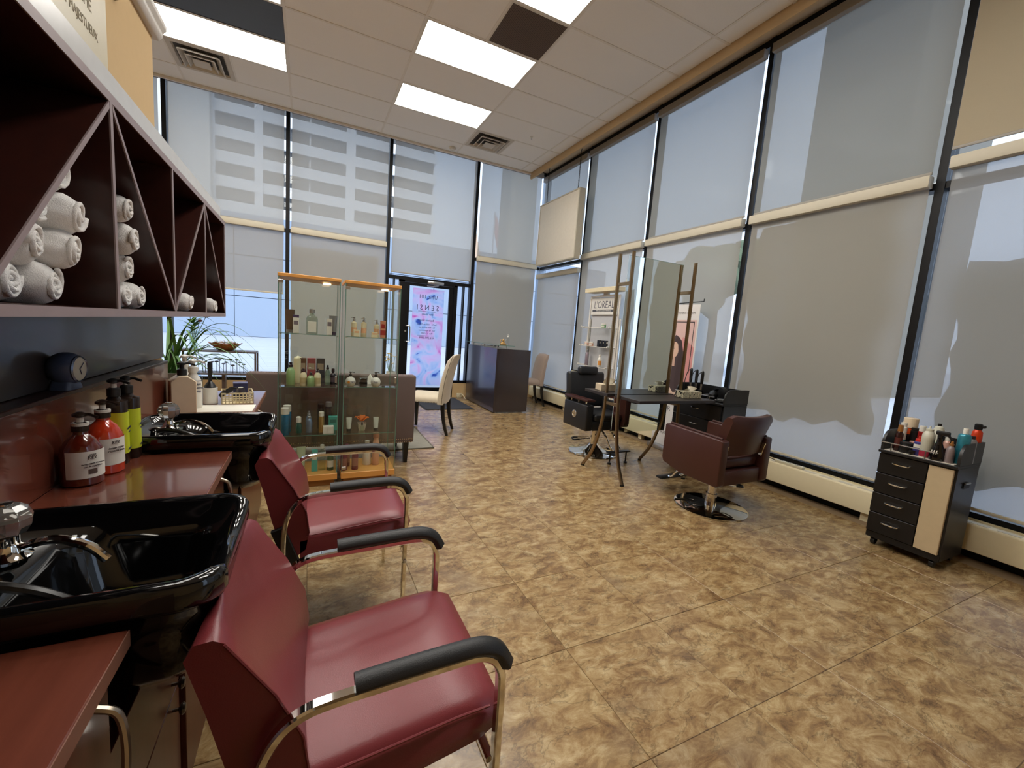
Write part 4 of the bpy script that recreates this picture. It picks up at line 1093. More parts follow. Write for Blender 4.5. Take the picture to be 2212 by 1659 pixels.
vitrine(-.205, 'left glass display cabinet with beech top full of hair products', -1)
vitrine(.247, 'right glass display cabinet with beech top and the orange flower', -1)

# goods on the cabinet shelves; px of the photograph -> x at depth y
def gx(px, y=3.62): return (-.157 + (px - 615) * .00314) * y / 3.5
Gm = lambda n, c, r=.35, **k: P(n, c, r, **k)
m_pur = Gm('purple_cap', S(66, 50, 92)); m_brn = Gm('brown_tube', S(92, 68, 52)); m_sil = Gm('silver_tube', S(150, 150, 154), .3, metal=.5)
m_crm = Gm('cream_bottle', S(226, 214, 178)); m_grn = Gm('sage_green', S(146, 178, 122)); m_dgn = Gm('deep_green', S(52, 82, 52)); m_teal = Gm('teal_card', S(70, 170, 158), .5)
m_blu = Gm('blue_can', S(34, 104, 138), .25, metal=.3, noise=.4, nscale=60); m_gold = Gm('gold_can', S(176, 142, 84), .25, metal=.6); m_bsil = Gm('blue_silver', S(120, 138, 164), .25, metal=.5)
m_brg = Gm('burgundy_bottle', S(112, 34, 56), .4); m_pch = Gm('peach_bottle', S(214, 164, 136)); m_dark = Gm('dark_bottle', S(46, 34, 42), .25); m_gry = Gm('grey_green_bottle', S(112, 128, 116), .25)
M_clr = GL('clear_bottle', (.86, .92, .86, 1), 1.4)
def box_item(name, label, cat, loc, s, mat, rz=0, mark=None, group=None):
    t = thing(name, label, cat, loc, rz, group)
    bm = B(); box(bm, (0, 0, s[2] / 2), s, .0015, 1); finish('carton', bm, mat, t)
    bm = B(); bx(bm, -s[0] * .36, s[0] * .36, -s[1] / 2 - .0006, -s[1] / 2 - .0001, s[2] * .55, s[2] * .8); finish('print', bm, mark or M_paper, t)
    return t
def flip_tube(name, label, loc, r, h, mat, capm, stand_on_cap=True, lab=None):
    t = thing(name, label, 'tube', loc, R.uniform(-.2, .2))
    bm = B(); n = 16; rows = []
    for k in range(9):
        u = k / 8; z = .022 + (h - .022) * u; ry = r * (1 - .93 * u ** 1.5); rx = r * (1 + .25 * u)
        rows.append([Vector((rx * math.cos(2 * PI * q / n), ry * math.sin(2 * PI * q / n), z)) for q in range(n)])
    loft(bm, rows); finish('body', bm, mat, t)
    bm = B(); lathe(bm, [(r * .9, 0), (r * .95, .004), (r * .95, .021)], seg=16); finish('cap', bm, capm, t)
    if lab:
        bm = B(); bx(bm, -r * .8, r * .8, -r - .0012, -r * .3, h * .35, h * .36); finish('band', bm, lab, t)
    return t
def round_bottle(name, label, loc, r, h, mat, capm, neck=.4, ch=.03, lab=True, labm=None, cr=None, group=None, cat='bottle'):
    cr = cr or r * .55
    return bottle(name, label, cat, loc, [(r * .92, 0), (r, .004), (r, h * .72), (r * .85, h * .82), (cr * .8, h * .92), (cr * .8, h)], mat, cap=[(cr, h), (cr, h + ch * .9), (cr * .7, h + ch)], capm=capm, lab=(h * .2, h * .6) if lab else None, labm=labm, face=-PI / 2 - .1, group=group)
def can(name, label, loc, r, h, mat, capm, ch=.05, cr=None, lab=None, group=None, cat='spray can'):
    cr = cr or r * .96
    return bottle(name, label, cat, loc, [(r * .95, 0), (r, .003), (r, h - .012), (r * .8, h - .002), (r * .7, h)], mat, cap=[(cr, h - .004), (cr, h + ch * .93), (cr * .92, h + ch)], capm=capm, lab=(h * .45, h * .62) if lab else None, labm=lab, face=-PI / 2, group=group)
def mist(name, label, loc, r, h, mat, capm, lab=True, labm=None, group=None):
    """bottle with a fine-mist spray head"""
    t = bottle(name, label, 'bottle', loc, [(r * .92, 0), (r, .004), (r, h * .66), (r * .75, h * .8), (r * .42, h * .88), (r * .42, h * .92)], mat, lab=(h * .16, h * .55) if lab else None, labm=labm, face=-PI / 2, group=group)
    bm = B(); lathe(bm, [(r * .52, h * .9), (r * .52, h * 1.0), (r * .34, h * 1.02), (r * .34, h * 1.12), (r * .2, h * 1.14)], seg=14); finish('spray_head', bm, capm, t)
    return t
def shelf_goods():
    Z = 1.20
    flip_tube('cosmetic_tube', 'brown tube standing at the left of the top cabinet shelf', (gx(625), 3.66, Z), .026, .175, m_brn, M_clr and m_sil)
    t = box_item('tall_bottle', 'white slab bottle with purple cap and vertical print, left top shelf', 'bottle', (gx(638, 3.6), 3.60, Z), (.042, .028, .115), M_whitep, 0, Gm('print_grey', S(120, 110, 120)))
    bm = B(); bx(bm, -.021, .021, -.014, .014, .116, .137, .002, 1); finish('cap', bm, m_pur, t)
    t = thing('flask_bottle', 'large clear flask bottle with labels in the middle of the top shelf', 'bottle', (gx(672), 3.62, Z))
    bm = B(); loft(bm, [[Vector((x, y, z)) for x, y in rrect(a, b, .018)] for a, b, z in ((.078, .045, 0), (.082, .048, .005), (.082, .048, .115), (.070, .042, .132), (.034, .032, .142), (.030, .030, .158))]); finish('body', bm, GL('smoky_clear', (.74, .78, .72, 1)), t)
    bm = B(); bx(bm, -.030, .030, -.0262, -.0252, .012, .095); finish('label', bm, M_paper, t)
    bm = B(); lathe(bm, [(.021, .158), (.021, .186), (.016, .19)], seg=14); finish('cap', bm, m_sil, t)
    t = box_item('tall_bottle', 'white slab bottle with vertical print, right end of the top shelf', 'bottle', (gx(710, 3.6), 3.60, Z), (.040, .028, .125), M_whitep, 0, Gm('print_grey', S(120, 110, 120)))
    flip_tube('cosmetic_tube', 'silver and purple tube behind the white slab bottle', (gx(719), 3.665, Z), .024, .15, m_sil, m_pur)
    Z = .80
    mist('mist_bottle', 'large sage green mist bottle at the left of the middle shelf', (gx(628), 3.60, Z), .030, .155, m_grn, m_dark, lab=False)
    t = thing('candle', 'cream pillar candle behind the green mist bottle', 'candle', (gx(643, 3.74), 3.74, Z))
    bm = B(); lathe(bm, [(.032, 0), (.033, .003), (.033, .19), (.028, .2), (.003, .215)], seg=16); finish('wax', bm, m_crm, t)
    bm = B(); tube(bm, [(0, 0, .213), (.001, 0, .226)], .0012, 5); finish('wick', bm, M_ink, t)
    for px, c, l in ((652, S(98, 64, 48), 'brown'), (672, S(150, 62, 72), 'rose red'), (692, S(58, 52, 58), 'charcoal')):
        box_item('carton', l + ' tall carton at the back of the middle shelf', 'box', (gx(px, 3.74), 3.74, Z), (.062, .05, .20), Gm('carton_' + l.split()[0], c, .5), 0, Gm('carton_foil', S(170, 150, 130), .3))
    mist('mist_bottle', 'cream mist bottle left of the small green bottle', (gx(655, 3.57), 3.57, Z), .025, .118, m_crm, m_dark, labm=Gm('tan_label', S(190, 172, 128)))
    mist('mist_bottle', 'cream mist bottle right of the small green bottle', (gx(686, 3.57), 3.57, Z), .025, .118, m_crm, m_dark, labm=Gm('tan_label', S(190, 172, 128)))
    mist('mist_bottle', 'small sage green mist bottle between two cream ones', (gx(671, 3.545), 3.545, Z), .026, .095, m_grn, m_dark, lab=False)
    mist('mist_bottle', 'grey green mist bottle right of the tall cartons', (gx(708), 3.62, Z), .021, .14, m_gry, m_dark, labm=Gm('gg_label', S(134, 150, 136)))
    round_bottle('dark_bottle', 'dark plum bottle at the right end of the middle shelf', (gx(721), 3.66, Z), .022, .10, m_dark, m_dark, labm=Gm('plum_label', S(92, 74, 86)))
    Z = .42
    can('hairspray_can', 'tall blue can with white cap at the front left of the lower shelf', (gx(617, 3.56), 3.56, Z), .030, .165, m_blu, M_whitep, .045, group='blue hairspray cans')
    can('hairspray_can', 'tall blue can with white cap behind another one, lower shelf', (gx(621, 3.66), 3.66, Z), .030, .165, m_blu, M_whitep, .045, group='blue hairspray cans')
    t = round_bottle('foam_bottle', 'small dark green foam bottle with clear white top', (gx(646), 3.60, Z), .022, .085, Gm('bottle_green', S(28, 84, 74), .2), M_whitep, ch=.045, cr=.018, lab=False)
    mist('mist_bottle', 'blue silver mist bottle in the middle of the lower shelf', (gx(669), 3.60, Z), .023, .13, m_bsil, m_sil, lab=False)
    mist('mist_bottle', 'second blue silver mist bottle standing behind the first', (gx(668, 3.70), 3.70, Z), .023, .135, m_bsil, m_sil, lab=False)
    can('hairspray_can', 'gold can with white cap on the lower shelf', (gx(696, 3.6), 3.60, Z), .020, .135, m_gold, M_whitep, .03)
    can('hairspray_can', 'black can at the back of the lower shelf', (gx(694, 3.73), 3.73, Z), .024, .175, M_blackp, M_blackp, .03)
    can('hairspray_can', 'dark can with silver cap behind the teal box', (gx(712, 3.74), 3.74, Z), .025, .185, m_dark, m_sil, .035)
    box_item('gift_box', 'teal box with a bow at the right of the lower shelf', 'box', (gx(722, 3.66), 3.66, Z), (.062, .05, .115), m_teal, 0, Gm('teal_bow', S(34, 120, 112)))
    box_item('small_box', 'small white box in front of the teal box', 'box', (gx(712, 3.56), 3.56, Z), (.078, .05, .058), M_whitep, 0, M_paper)
    Z = .101
    box_item('tall_box', 'teal tall box lettered M on the cabinet floor', 'box', (gx(682, 3.6), 3.60, Z), (.045, .035, .175), m_teal, 0, M_paper)
    round_bottle('clear_bottle', 'clear tall bottle on the left cabinet floor', (gx(699, 3.62), 3.62, Z), .028, .18, M_clr, M_whitep, lab=False)
    round_bottle('green_bottle', 'dark green bottle at the right of the left cabinet floor', (gx(718, 3.6), 3.60, Z), .026, .14, m_dgn, m_dgn, ch=.035)
    flip_tube('cosmetic_tube', 'pale green tube at the left of the cabinet floor', (gx(652, 3.62), 3.62, Z), .026, .20, Gm('pale_green', S(176, 188, 158)), M_whitep)
    # right cabinet
    Z = 1.20
    for px, y, h, lab in ((766, 3.64, .11, 'cream pump bottle at the left of the right cabinet top shelf'), (789, 3.64, .11, 'cream pump bottle in the middle of the right cabinet top shelf'), (820, 3.66, .10, 'cream pump bottle beside the red box')):
        bottle('pump_bottle', lab, 'bottle', (gx(px, y), y, Z), [(.020, 0), (.022, .004), (.022, h), (.010, h + .006), (.010, h + .012)], m_crm, lab=(.03, .07), labm=Gm('peach_label', S(226, 170, 130)), face=-PI / 2, capm=M_steel, pump=(h + .012, .011, .6, M_steel, -2.6))
    box_item('small_box', 'tiny cream box at the front left of the top shelf', 'box', (gx(772, 3.56), 3.56, Z), (.045, .03, .055), m_crm, 0, Gm('peach_label', S(226, 170, 130)))
    box_item('small_box', 'tiny cream box in front of the pump bottle by the red box', 'box', (gx(815, 3.56), 3.56, Z), (.048, .03, .045), m_crm, 0, Gm('peach_label', S(226, 170, 130)))
    t = box_item('striped_box', 'red and orange striped box at the right end of the top shelf', 'box', (gx(835, 3.72), 3.72, Z), (.042, .04, .14), Gm('peach_card', S(222, 150, 116), .5), 0, Gm('red_print', S(176, 30, 36)))
    bm = B(); bx(bm, -.0213, .0213, -.0206, .0206, .02, .06); finish('red_band', bm, Gm('red_print', S(176, 30, 36)), t)
    Z = .80
    for px, lab, dot in ((761, 'round white pump bottle numbered 740 with orange dot', True), (822, 'round white pump bottle numbered 740 at the right', False)):
        t = bottle('round_pump_bottle', lab, 'bottle', (gx(px, 3.58), 3.58, Z), [(.022, 0), (.032, .008), (.039, .028), (.039, .042), (.030, .062), (.014, .072), (.012, .078)], M_whitep, capm=M_blackp, pump=(.078, .013, .75, M_blackp, .3))
        text('740', .022, M_ink, t, (.012 if dot else -.006, -.0398, .034), RY_S)
        if dot:
            bm = B(); lathe(bm, [(.0105, 0), (.0105, .001)], seg=14); o = finish('orange_dot', bm, Gm('orange_print', S(214, 138, 50)), t); o.location = (-.016, -.037, .033); o.rotation_euler = (PI / 2, 0, -.3)
    for k, (dz, lab) in enumerate(((0, 'black squat jar at the bottom of the pair'), (.034, 'black squat jar stacked on the other'))):
        bottle('black_jar', lab, 'jar', (gx(792, 3.58), 3.58, Z + dz), [(.030, 0), (.031, .003), (.031, .018)], M_blackp, cap=[(.032, .018), (.032, .030), (.028, .033)], capm=M_blackg, lab=(.003, .016), labm=Gm('jar_label', S(60, 52, 50)), face=-PI / 2)
    t = thing('napkin', 'folded white napkin cone behind the black jars', 'napkin', (gx(808, 3.72), 3.72, Z)); bm = B(); lathe(bm, [(.045, 0), (.022, .05), (.002, .085)], seg=5); finish('fold', bm, M_paper, t, smooth=False)
    Z = .42
    flip_tube('cosmetic_tube', 'pale tube with black cap left of the orange flower', (gx(760, 3.6), 3.60, Z), .018, .115, Gm('pale_grey', S(196, 200, 188)), M_blackp)
    flip_tube('cosmetic_tube', 'pale tube with black cap right of the orange flower', (gx(826, 3.6), 3.60, Z), .018, .115, Gm('pale_grey', S(196, 200, 188)), M_blackp)
    t = thing('flower_pot', 'little silver ribbed pot with an orange silk flower', 'flower', (gx(791, 3.62), 3.62, Z))
    bm = B(); loft(bm, [[Vector((x, y, z)) for x, y in rrect(a, a, .006)] for a, z in ((.044, 0), (.05, .01), (.066, .062), (.058, .062), (.04, .02))]); finish('pot', bm, Gm('pot_silver', S(190, 184, 170), .3), t)
    bm = B(); tube(bm, [(0, 0, .02), (0, 0, .075)], .003, 6); finish('stem', bm, m_dgn, t)
    for q in range(6):
        a = 2 * PI * q / 6 + .3; bm = B(); rows = []
        for k in range(5):
            u = k / 4; r = .012 + .05 * u; wv = .022 * math.sin(PI * min(.97, u * .9 + .08)) + .002
            z = .075 + .03 * math.sin(u * 2.2) + (.01 if q % 2 else 0)
            rows.append([Vector((r * math.cos(a) - v * wv * math.sin(a), r * math.sin(a) + v * wv * math.cos(a), z + .006 * v * v)) for v in (-1, 0, 1)])
        loft(bm, rows, closed=False, cap=False); g = bmesh.ops.solidify(bm, geom=bm.faces[:], thickness=.0015); finish('petal', bm, Gm('orange_petal', S(226, 122, 24), .6), t)
    round_bottle('small_bottle', 'small clear bottle with black cap in front of the flower pot', (gx(792, 3.55), 3.55, Z), .014, .06, M_clr, M_blackp, ch=.025, lab=False)
    Z = .101
    for px, y, lab in ((750, 3.57, 'burgundy bottle at the front left of the right cabinet floor'), (757, 3.67, 'burgundy bottle behind the front left one'), (777, 3.57, 'burgundy bottle second from the left on the cabinet floor')):
        round_bottle('burgundy_bottle', lab, (gx(px, y), y, Z), .026, .17, m_brg, m_brg, ch=.02, labm=Gm('brg_label', S(150, 96, 84)), group='burgundy bottles')
    t = round_bottle('white_bottle', 'white tall bottle with letters on the right cabinet floor', (gx(806, 3.68), 3.68, Z), .034, .19, M_whitep, M_whitep, ch=.02, lab=False)
    text('ZA', .035, M_ink, t, (0, -.0346, .135), RY_S)
    round_bottle('peach_bottle', 'peach coloured tall bottle at the right end of the cabinet floor', (gx(828, 3.66), 3.66, Z), .030, .24, m_pch, Gm('peach_cap', S(176, 122, 96)), ch=.045, cr=.026, lab=False)
shelf_goods()
# ------------------------------------------------------------------ waiting area
M_sofa = P('grey_brown_weave', S(108, 92, 88), .9, noise=.12, nscale=240, bump=.5, bscale=400)
M_ebony = P('ebony_leg', S(16, 14, 15), .3)
M_nail = P('nailhead', S(196, 182, 168), .25, 1)
M_beigef = P('cream_velvet', S(198, 186, 164), .8, noise=.05, bump=.15, bscale=300, sheen=.3)
M_taupe = P('taupe_suede', S(158, 138, 124), .85, noise=.05, bump=.15, bscale=300, sheen=.2)
def nails(t, pts, r=.006, mat=None, axis=(0, -1, 0)):
    """upholstery nails along pts"""
    bm = B()
    q = Vector((0, 0, 1)).rotation_difference(Vector(axis)).to_matrix().to_4x4()
    for p in pts:
        b2 = Matrix.Translation(p) @ q @ Matrix.Diagonal((1, 1, .5, 1))
        bmesh.ops.create_icosphere(bm, subdivisions=1, radius=r, matrix=b2)
    o = finish('nail_row', bm, mat or M_nail, t); o['kind'] = 'stuff'; return o
def settee():
    x0, x1, y0 = -.45, .925, 3.93
    t = thing('settee', 'grey brown upholstered settee seen from behind the cabinets', 'sofa', ((x0 + x1) / 2, y0, 0))
    w = (x1 - x0) / 2
    bm = B(); bx(bm, -w, w, 0, .12, .20, .85, .02, 3); finish('backrest', bm, M_sofa, t)
    bm = B(); bx(bm, -w, w, .122, .62, .20, .34, .01); finish('seat_base', bm, M_sofa, t)
    bm = B(); bx(bm, -w + .01, w - .01, .125, .64, .342, .46, .03, 3); finish('seat_cushion', bm, M_sofa, t)
    nails(t, [(-w + .02 + (2 * w - .04) * k / 74, -.002, .24) for k in range(75)])
    nails(t, [(-w + .02 + (2 * w - .04) * k / 74, -.002, .212) for k in range(75)])
    nails(t, [(-w + .03 + (2 * w - .06) * k / 70, .03, .853) for k in range(71)], axis=(0, 0, 1))
    for x in (-w + .07, w - .07):
        for y in (.04, .56):
            bm = B(); loft(bm, [[Vector((x + sx * s, y + sy * s, z)) for sx, sy in ((-1, -1), (1, -1), (1, 1), (-1, 1))] for s, z in ((.017, .0105 if y > .3 else 0), (.026, .20))]); finish('leg', bm, M_ebony, t)
settee()
def dining_chair(label, loc, rz, fabric, hh, group=None, nail=True, curve=.05):
    """local: seat faces +x, back at -x"""
    t = thing('upholstered_chair', label, 'chair', loc, rz, group)
    # seat
    bm = B(); rows = []
    for k in range(9):
        u = k / 8; x = -.22 + .46 * u; hw = .21 + .03 * u; e = max(0, u - .85) / .15
        rows.append([Vector((x - .01 * e * 0, y, z)) for y, z in ((-hw, .40), (-hw - .005, .44), (-hw + .02, .475 - .02 * e), (-hw * .5, .495 - .02 * e), (hw * .5, .495 - .02 * e), (hw - .02, .475 - .02 * e), (hw + .005, .44), (hw, .40))])
    loft(bm, rows); finish('seat', bm, fabric, t, ang=1.0)
    # back with curved profile, narrowing to the top
    bm = B(); rows = []
    n = 10
    for k in range(n + 1):
        u = k / n; z = .385 + (hh - .385) * u
        xb = -.235 - .02 * u - curve * 1.8 * u * u; th = .085 - .02 * u
        hw = .225 + .012 * math.sin(PI * u)
        if k == n: th *= .55; hw -= .015
        rows.append([Vector((xb + dx * th, y * hw, z - (.012 * abs(y) if k >= n - 1 else 0))) for y, dx in ((-1, .15), (-.9, 0), (0, -.12), (.9, 0), (1, .15), (1, .8), (.9, 1), (0, .92), (-.9, 1), (-1, .8))])
    loft(bm, rows); finish('backrest', bm, fabric, t, ang=1.0)
    if nail:
        for s in (-1, 1):
            pts = []
            for k in range(40):
                u = .03 + .93 * k / 39; z = .385 + (hh - .385) * u; xb = -.235 - .02 * u - curve * 1.8 * u * u; th = .085 - .02 * u
                pts.append((xb + th * .22 + .004, s * (.227 + .012 * math.sin(PI * u)), z))
            nails(t, pts, .0055, P('dark_nailhead', S(70, 58, 48), .3, .9), (0, s, 0))
            nails(t, [(-.2 + .43 * k / 24, s * (.213 + .03 * k / 24), .405) for k in range(25)], .0055, P('dark_nailhead', S(70, 58, 48), .3, .9), (0, s, 0))
    for x, y, bend in ((.20, -.19, 0), (.20, .19, 0), (-.22, -.18, -.07), (-.22, .18, -.07)):
        rows = []
        for k in range(6):
            u = k / 5; s = .024 - .009 * u
            rows.append([Vector((x + bend * u * u + sx * s, y + sy * s, .40 - (.3895 if nail and x > 0 else .40) * u)) for sx, sy in ((-1, -1), (1, -1), (1, 1), (-1, 1))])
        bm = B(); loft(bm, rows); finish('leg', bm, M_ebony, t)
    return t
dining_chair('cream nailhead chair standing between settee and reception desk', (1.38, 5.16, 0), PI - .50, M_beigef, 1.0, None, True)
dining_chair('taupe chair tucked behind the reception desk', (3.66, 6.80, 0), PI - .12, M_taupe, .97, None, False, .03)

def reception():
    x0, x1, y0, y1, h = 2.69, 3.30, 6.09, 7.42, 1.045
    t = thing('reception_desk', 'dark espresso reception desk with raised glass top', 'desk', ((x0 + x1) / 2, (y0 + y1) / 2, 0))
    a, b = (x1 - x0) / 2, (y1 - y0) / 2
    me = P('espresso_laminate', S(40, 30, 33), .30, noise=.08, spec=.9, coat=.5)
    bm = B(); bx(bm, -a, -a + .025, -b, b, .02, h); finish('front_panel', bm, me, t)
    for y in (-b, b - .025):
        bm = B(); bx(bm, -a + .026, a, y, y + .025, .02, h); finish('side_panel', bm, me, t)
    bm = B(); bx(bm, -a + .026, a - .02, -b + .026, b - .026, .70, .73); finish('worktop', bm, me, t)
    bm = B(); bx(bm, -a + .026, -a + .30, -b + .026, b - .026, h - .025, h); finish('ledge', bm, me, t)
    bm = B(); bx(bm, -a - .06, -a + .30, -b - .03, b + .02, h + .05, h + .058); finish('glass_top', bm, GL('desk_glass', (.80, .92, .88, 1), 1.5), t)
    bm = B()
    bx(bm, -a - .061, -a - .06, -b - .03, b + .02, h + .05, h + .058); bx(bm, -a - .06, -a + .30, -b - .031, -b - .03, h + .05, h + .058); finish('glass_edge', bm, M_gedge, t)
    for y in (-b + .12, 0, b - .12):
        for x in (-a + .05, -a + .22):
            bm = B(); lathe(bm, [(.012, 0), (.012, .05)], (x, y, h), 10); finish('standoff', bm, M_steel, t)
    for x in (-a + .06, a - .06):
        for y in (-b + .05, b - .05):
            bm = B(); lathe(bm, [(.02, 0), (.018, .02)], (x, y, 0), 10); finish('foot', bm, M_steel, t)
    zt = h + .0585
    t = thing('figurine', 'small gold and white figurine on the reception desk glass', 'figurine', (2.94, 6.42, zt))
    mg = P('figurine_gold', S(190, 150, 92), .35, .5)
    bm = B(); lathe(bm, [(.045, 0), (.05, .01), (.03, .03), (.012, .05), (.02, .065), (.014, .085), (.002, .10)], seg=12, sx=1.3, sy=.7); finish('body', bm, mg, t)
    bm = B(); tube(bm, smooth_path([(-.03, 0, .02), (-.055, 0, .05), (-.045, 0, .08), (-.015, 0, .07)], 5), .007, 7); finish('tail', bm, mg, t)
    bm = B(); tube(bm, [(.02, 0, .05), (.055, 0, .10)], .006, 7, rr=[.009, .002]); finish('wing', bm, M_whitep, t)
    bottle('sanitizer_bottle', 'clear pump bottle on the reception desk glass', 'bottle', (2.965, 6.30, zt), [(.022, 0), (.025, .004), (.025, .11), (.012, .125), (.012, .13)], GL('clear_gel', (.93, .95, .95, 1)), capm=M_whitep, pump=(.13, .013, .8, M_whitep, .6))
reception()

def mats():
    t = thing('doormat', 'dark grey doormat on the floor inside the door', 'mat', (2.09, 6.98, 0))
    bm = B(); box(bm, (0, 0, .006), (.78, 1.05, .012), .003, 1); finish('pile', bm, P('mat_charcoal', S(52, 54, 60), .95, noise=.2, nscale=300, bump=.4, bscale=300), t)
    bm = B(); box(bm, (0, 0, .003), (.83, 1.10, .006), .002, 1); finish('rubber_border', bm, P('mat_rubber', S(30, 30, 32), .7), t)
    t = thing('area_rug', 'grey beige woven rug under the settee', 'rug', (.30, 5.05, 0))
    m = P('rug_weave', S(104, 100, 90), .95, noise=0, nscale=9, col2=S(160, 156, 142), bump=.5, bscale=200, stretch=(1, 9, 1))
    bm = B(); box(bm, (0, 0, .005), (1.90, 1.36, .010), .003, 1); finish('pile', bm, m, t)
    bm = B()
    for a in (-1, 1): bx(bm, -.95, .95, a * .68 - .008, a * .68 + .008, 0, .0105); bx(bm, a * .95 - .008, a * .95 + .008, -.68, .68, 0, .0105)
    finish('binding', bm, P('rug_binding', S(92, 86, 74), .9), t)
mats()

def console():
    t = thing('console_table', 'slim metal framed console table before the end window', 'table', (-1.11, 7.0, 0))
    m = P('bronze_frame', S(92, 82, 82), .4, .4)
    w, d = .45, .15
    for z in (.78, .47):
        bm = B(); bx(bm, -w, w, -d, d, z - .022, z, .002, 1); finish('shelf', bm, m, t)
    for x in (-w + .011, w - .011):
        for y in (-d + .011, d - .011):
            bm = B(); bx(bm, x - .011, x + .011, y - .011, y + .011, .471, .757); finish('post', bm, m, t)
    for x in (-.3, .05):
        bm = B(); bx(bm, x - .02, x + .02, -.05, .05, .0, .447); finish('leg', bm, m, t)
    t = thing('wooden_bowl', 'wavy edged wooden bowl of wrapped sweets on the console', 'bowl', (-1.04, 7.0, .781))
    mb = P('bowl_wood', S(150, 88, 34), .4, noise=.3, nscale=12)
    n = 28; ro = []
    def br(r, z, wv, ir=0): return [Vector(((r + wv * math.sin(a * 6) * .012) * math.cos(a), (r + wv * math.sin(a * 6) * .012) * .75 * math.sin(a), z + wv * .012 * math.sin(a * 6 + 1))) for a in [2 * PI * q / n for q in range(n)]]
    bm = B(); loft(bm, [br(.08, 0, 0), br(.10, .01, 0), br(.15, .055, .5), br(.195, .10, 1), br(.188, .10, 1), br(.14, .055, .5), br(.085, .015, 0)]); finish('bowl', bm, mb, t)
    bm = B(); rr_ = random.Random(4)
    for q in range(46):
        a = rr_.uniform(0, 2 * PI); r = .14 * math.sqrt(rr_.random())
        box(bm, (r * math.cos(a), r * .7 * math.sin(a), .07 + rr_.uniform(0, .055)), (.032, .018, .014), .004, 1, Matrix.Rotation(rr_.uniform(0, 6), 3, 'Z') @ Matrix.Rotation(rr_.uniform(-.8, .8), 3, 'Y'))
    o = finish('sweets', bm, P('cellophane', S(206, 206, 214), .2, noise=.3, nscale=60), t); o['kind'] = 'stuff'
    t = thing('flower_vase', 'clear cut glass vase with pink and crimson flowers', 'vase', (-1.40, 6.99, .781)); t.scale = (1.35, 1.35, 1.12)
    bm = B(); lathe(bm, [(.035, 0), (.038, .006), (.03, .06), (.04, .16), (.052, .22), (.048, .22), (.034, .15), (.024, .06), (.02, .01)], seg=12); finish('vase', bm, GL('cut_glass', (.86, .92, .90, 1), 1.6), t, smooth=False)
    rr_ = random.Random(9)
    for q, (dx, dz, c, r) in enumerate(((-.02, .40, S(216, 72, 134), .05), (.02, .44, S(176, 30, 58), .04), (.11, .40, S(92, 18, 30), .048), (.06, .34, S(150, 96, 70), .035))):
        bm = B(); tube(bm, smooth_path([(0, 0, .02), (dx * .4, -.01, .2), (dx, -.02, dz)], 4), .003, 5); s_ = finish('stem', bm, P('stem_green', S(64, 104, 44), .6), t)
        for ring_, (rr0, nz_) in enumerate(((r * .3, 5), (r * .62, 7), (r * .95, 9))):
            bm = B()
            for k in range(nz_):
                a = 2 * PI * k / nz_ + ring_ * .4; ca, sa = math.cos(a), math.sin(a)
                pts = [[Vector((dx + (rr0 * u + .003) * ca - v * r * .34 * math.sin(PI * min(1, u * .8 + .15)) * sa, -.02 + (rr0 * u + .003) * sa + v * r * .34 * math.sin(PI * min(1, u * .8 + .15)) * ca, dz - r * .3 + r * (.9 - .25 * ring_) * u ** .7)) for v in (-1, 0, 1)] for u in (0, .35, .7, 1)]
                loft(bm, pts, closed=False, cap=False)
            finish('petals', bm, P('petal_%d' % q, c, .7, noise=.12), s_)
    bm = B()
    for k in range(16):
        a = rr_.uniform(0, 2 * PI); l = rr_.uniform(.08, .15); z = rr_.uniform(.2, .34); w_ = .018
        ca, sa = math.cos(a), math.sin(a)
        loft(bm, [[Vector((l * u * ca - v * w_ * math.sin(PI * u * .96 + .08) * sa, l * u * sa + v * w_ * math.sin(PI * u * .96 + .08) * ca, z + .12 * u - .06 * u * u)) for v in (-1, 0, 1)] for u in (0, .3, .6, .85, 1)], closed=False, cap=False)
    finish('foliage', bm, P('leaf_green', S(78, 128, 56), .6, noise=.2), t)
    k = 0
    lab = ['leftmost', 'second', 'third', 'fourth', 'fifth', 'sixth', 'seventh', 'eighth', 'ninth', 'tenth', 'eleventh', 'twelfth', 'thirteenth', 'rightmost']
    hs = [.10, .17, .14, .11, .14, .14, .165, .11, .14, .17, .10, .17, .14, .11]
    for k in range(14):
        x = -1.34 + k * .0395; y = 6.95 + (.04 if k % 2 else -.03) + (.03 if k % 3 == 0 else 0)
        t = thing('display_peg', 'small dark disc topped peg on the console shelf, %s in the row' % lab[k], 'peg', (x, y, .4705), 0, 'disc topped pegs')
        bm = B(); tube(bm, [(0, 0, .004), (0, 0, hs[k])], .004, 6); finish('rod', bm, P('peg_dark', S(60, 56, 62), .5), t)
        bm = B(); lathe(bm, [(.010, 0), (.024, .003), (.024, .014), (.012, .019)], (0, 0, hs[k]), 12); finish('disc', bm, P('peg_dark', S(60, 56, 62), .5), t)
        bm = B(); lathe(bm, [(.010, 0), (.010, .004)], (0, 0, 0), 10); finish('foot', bm, P('peg_dark', S(60, 56, 62), .5), t)
console()

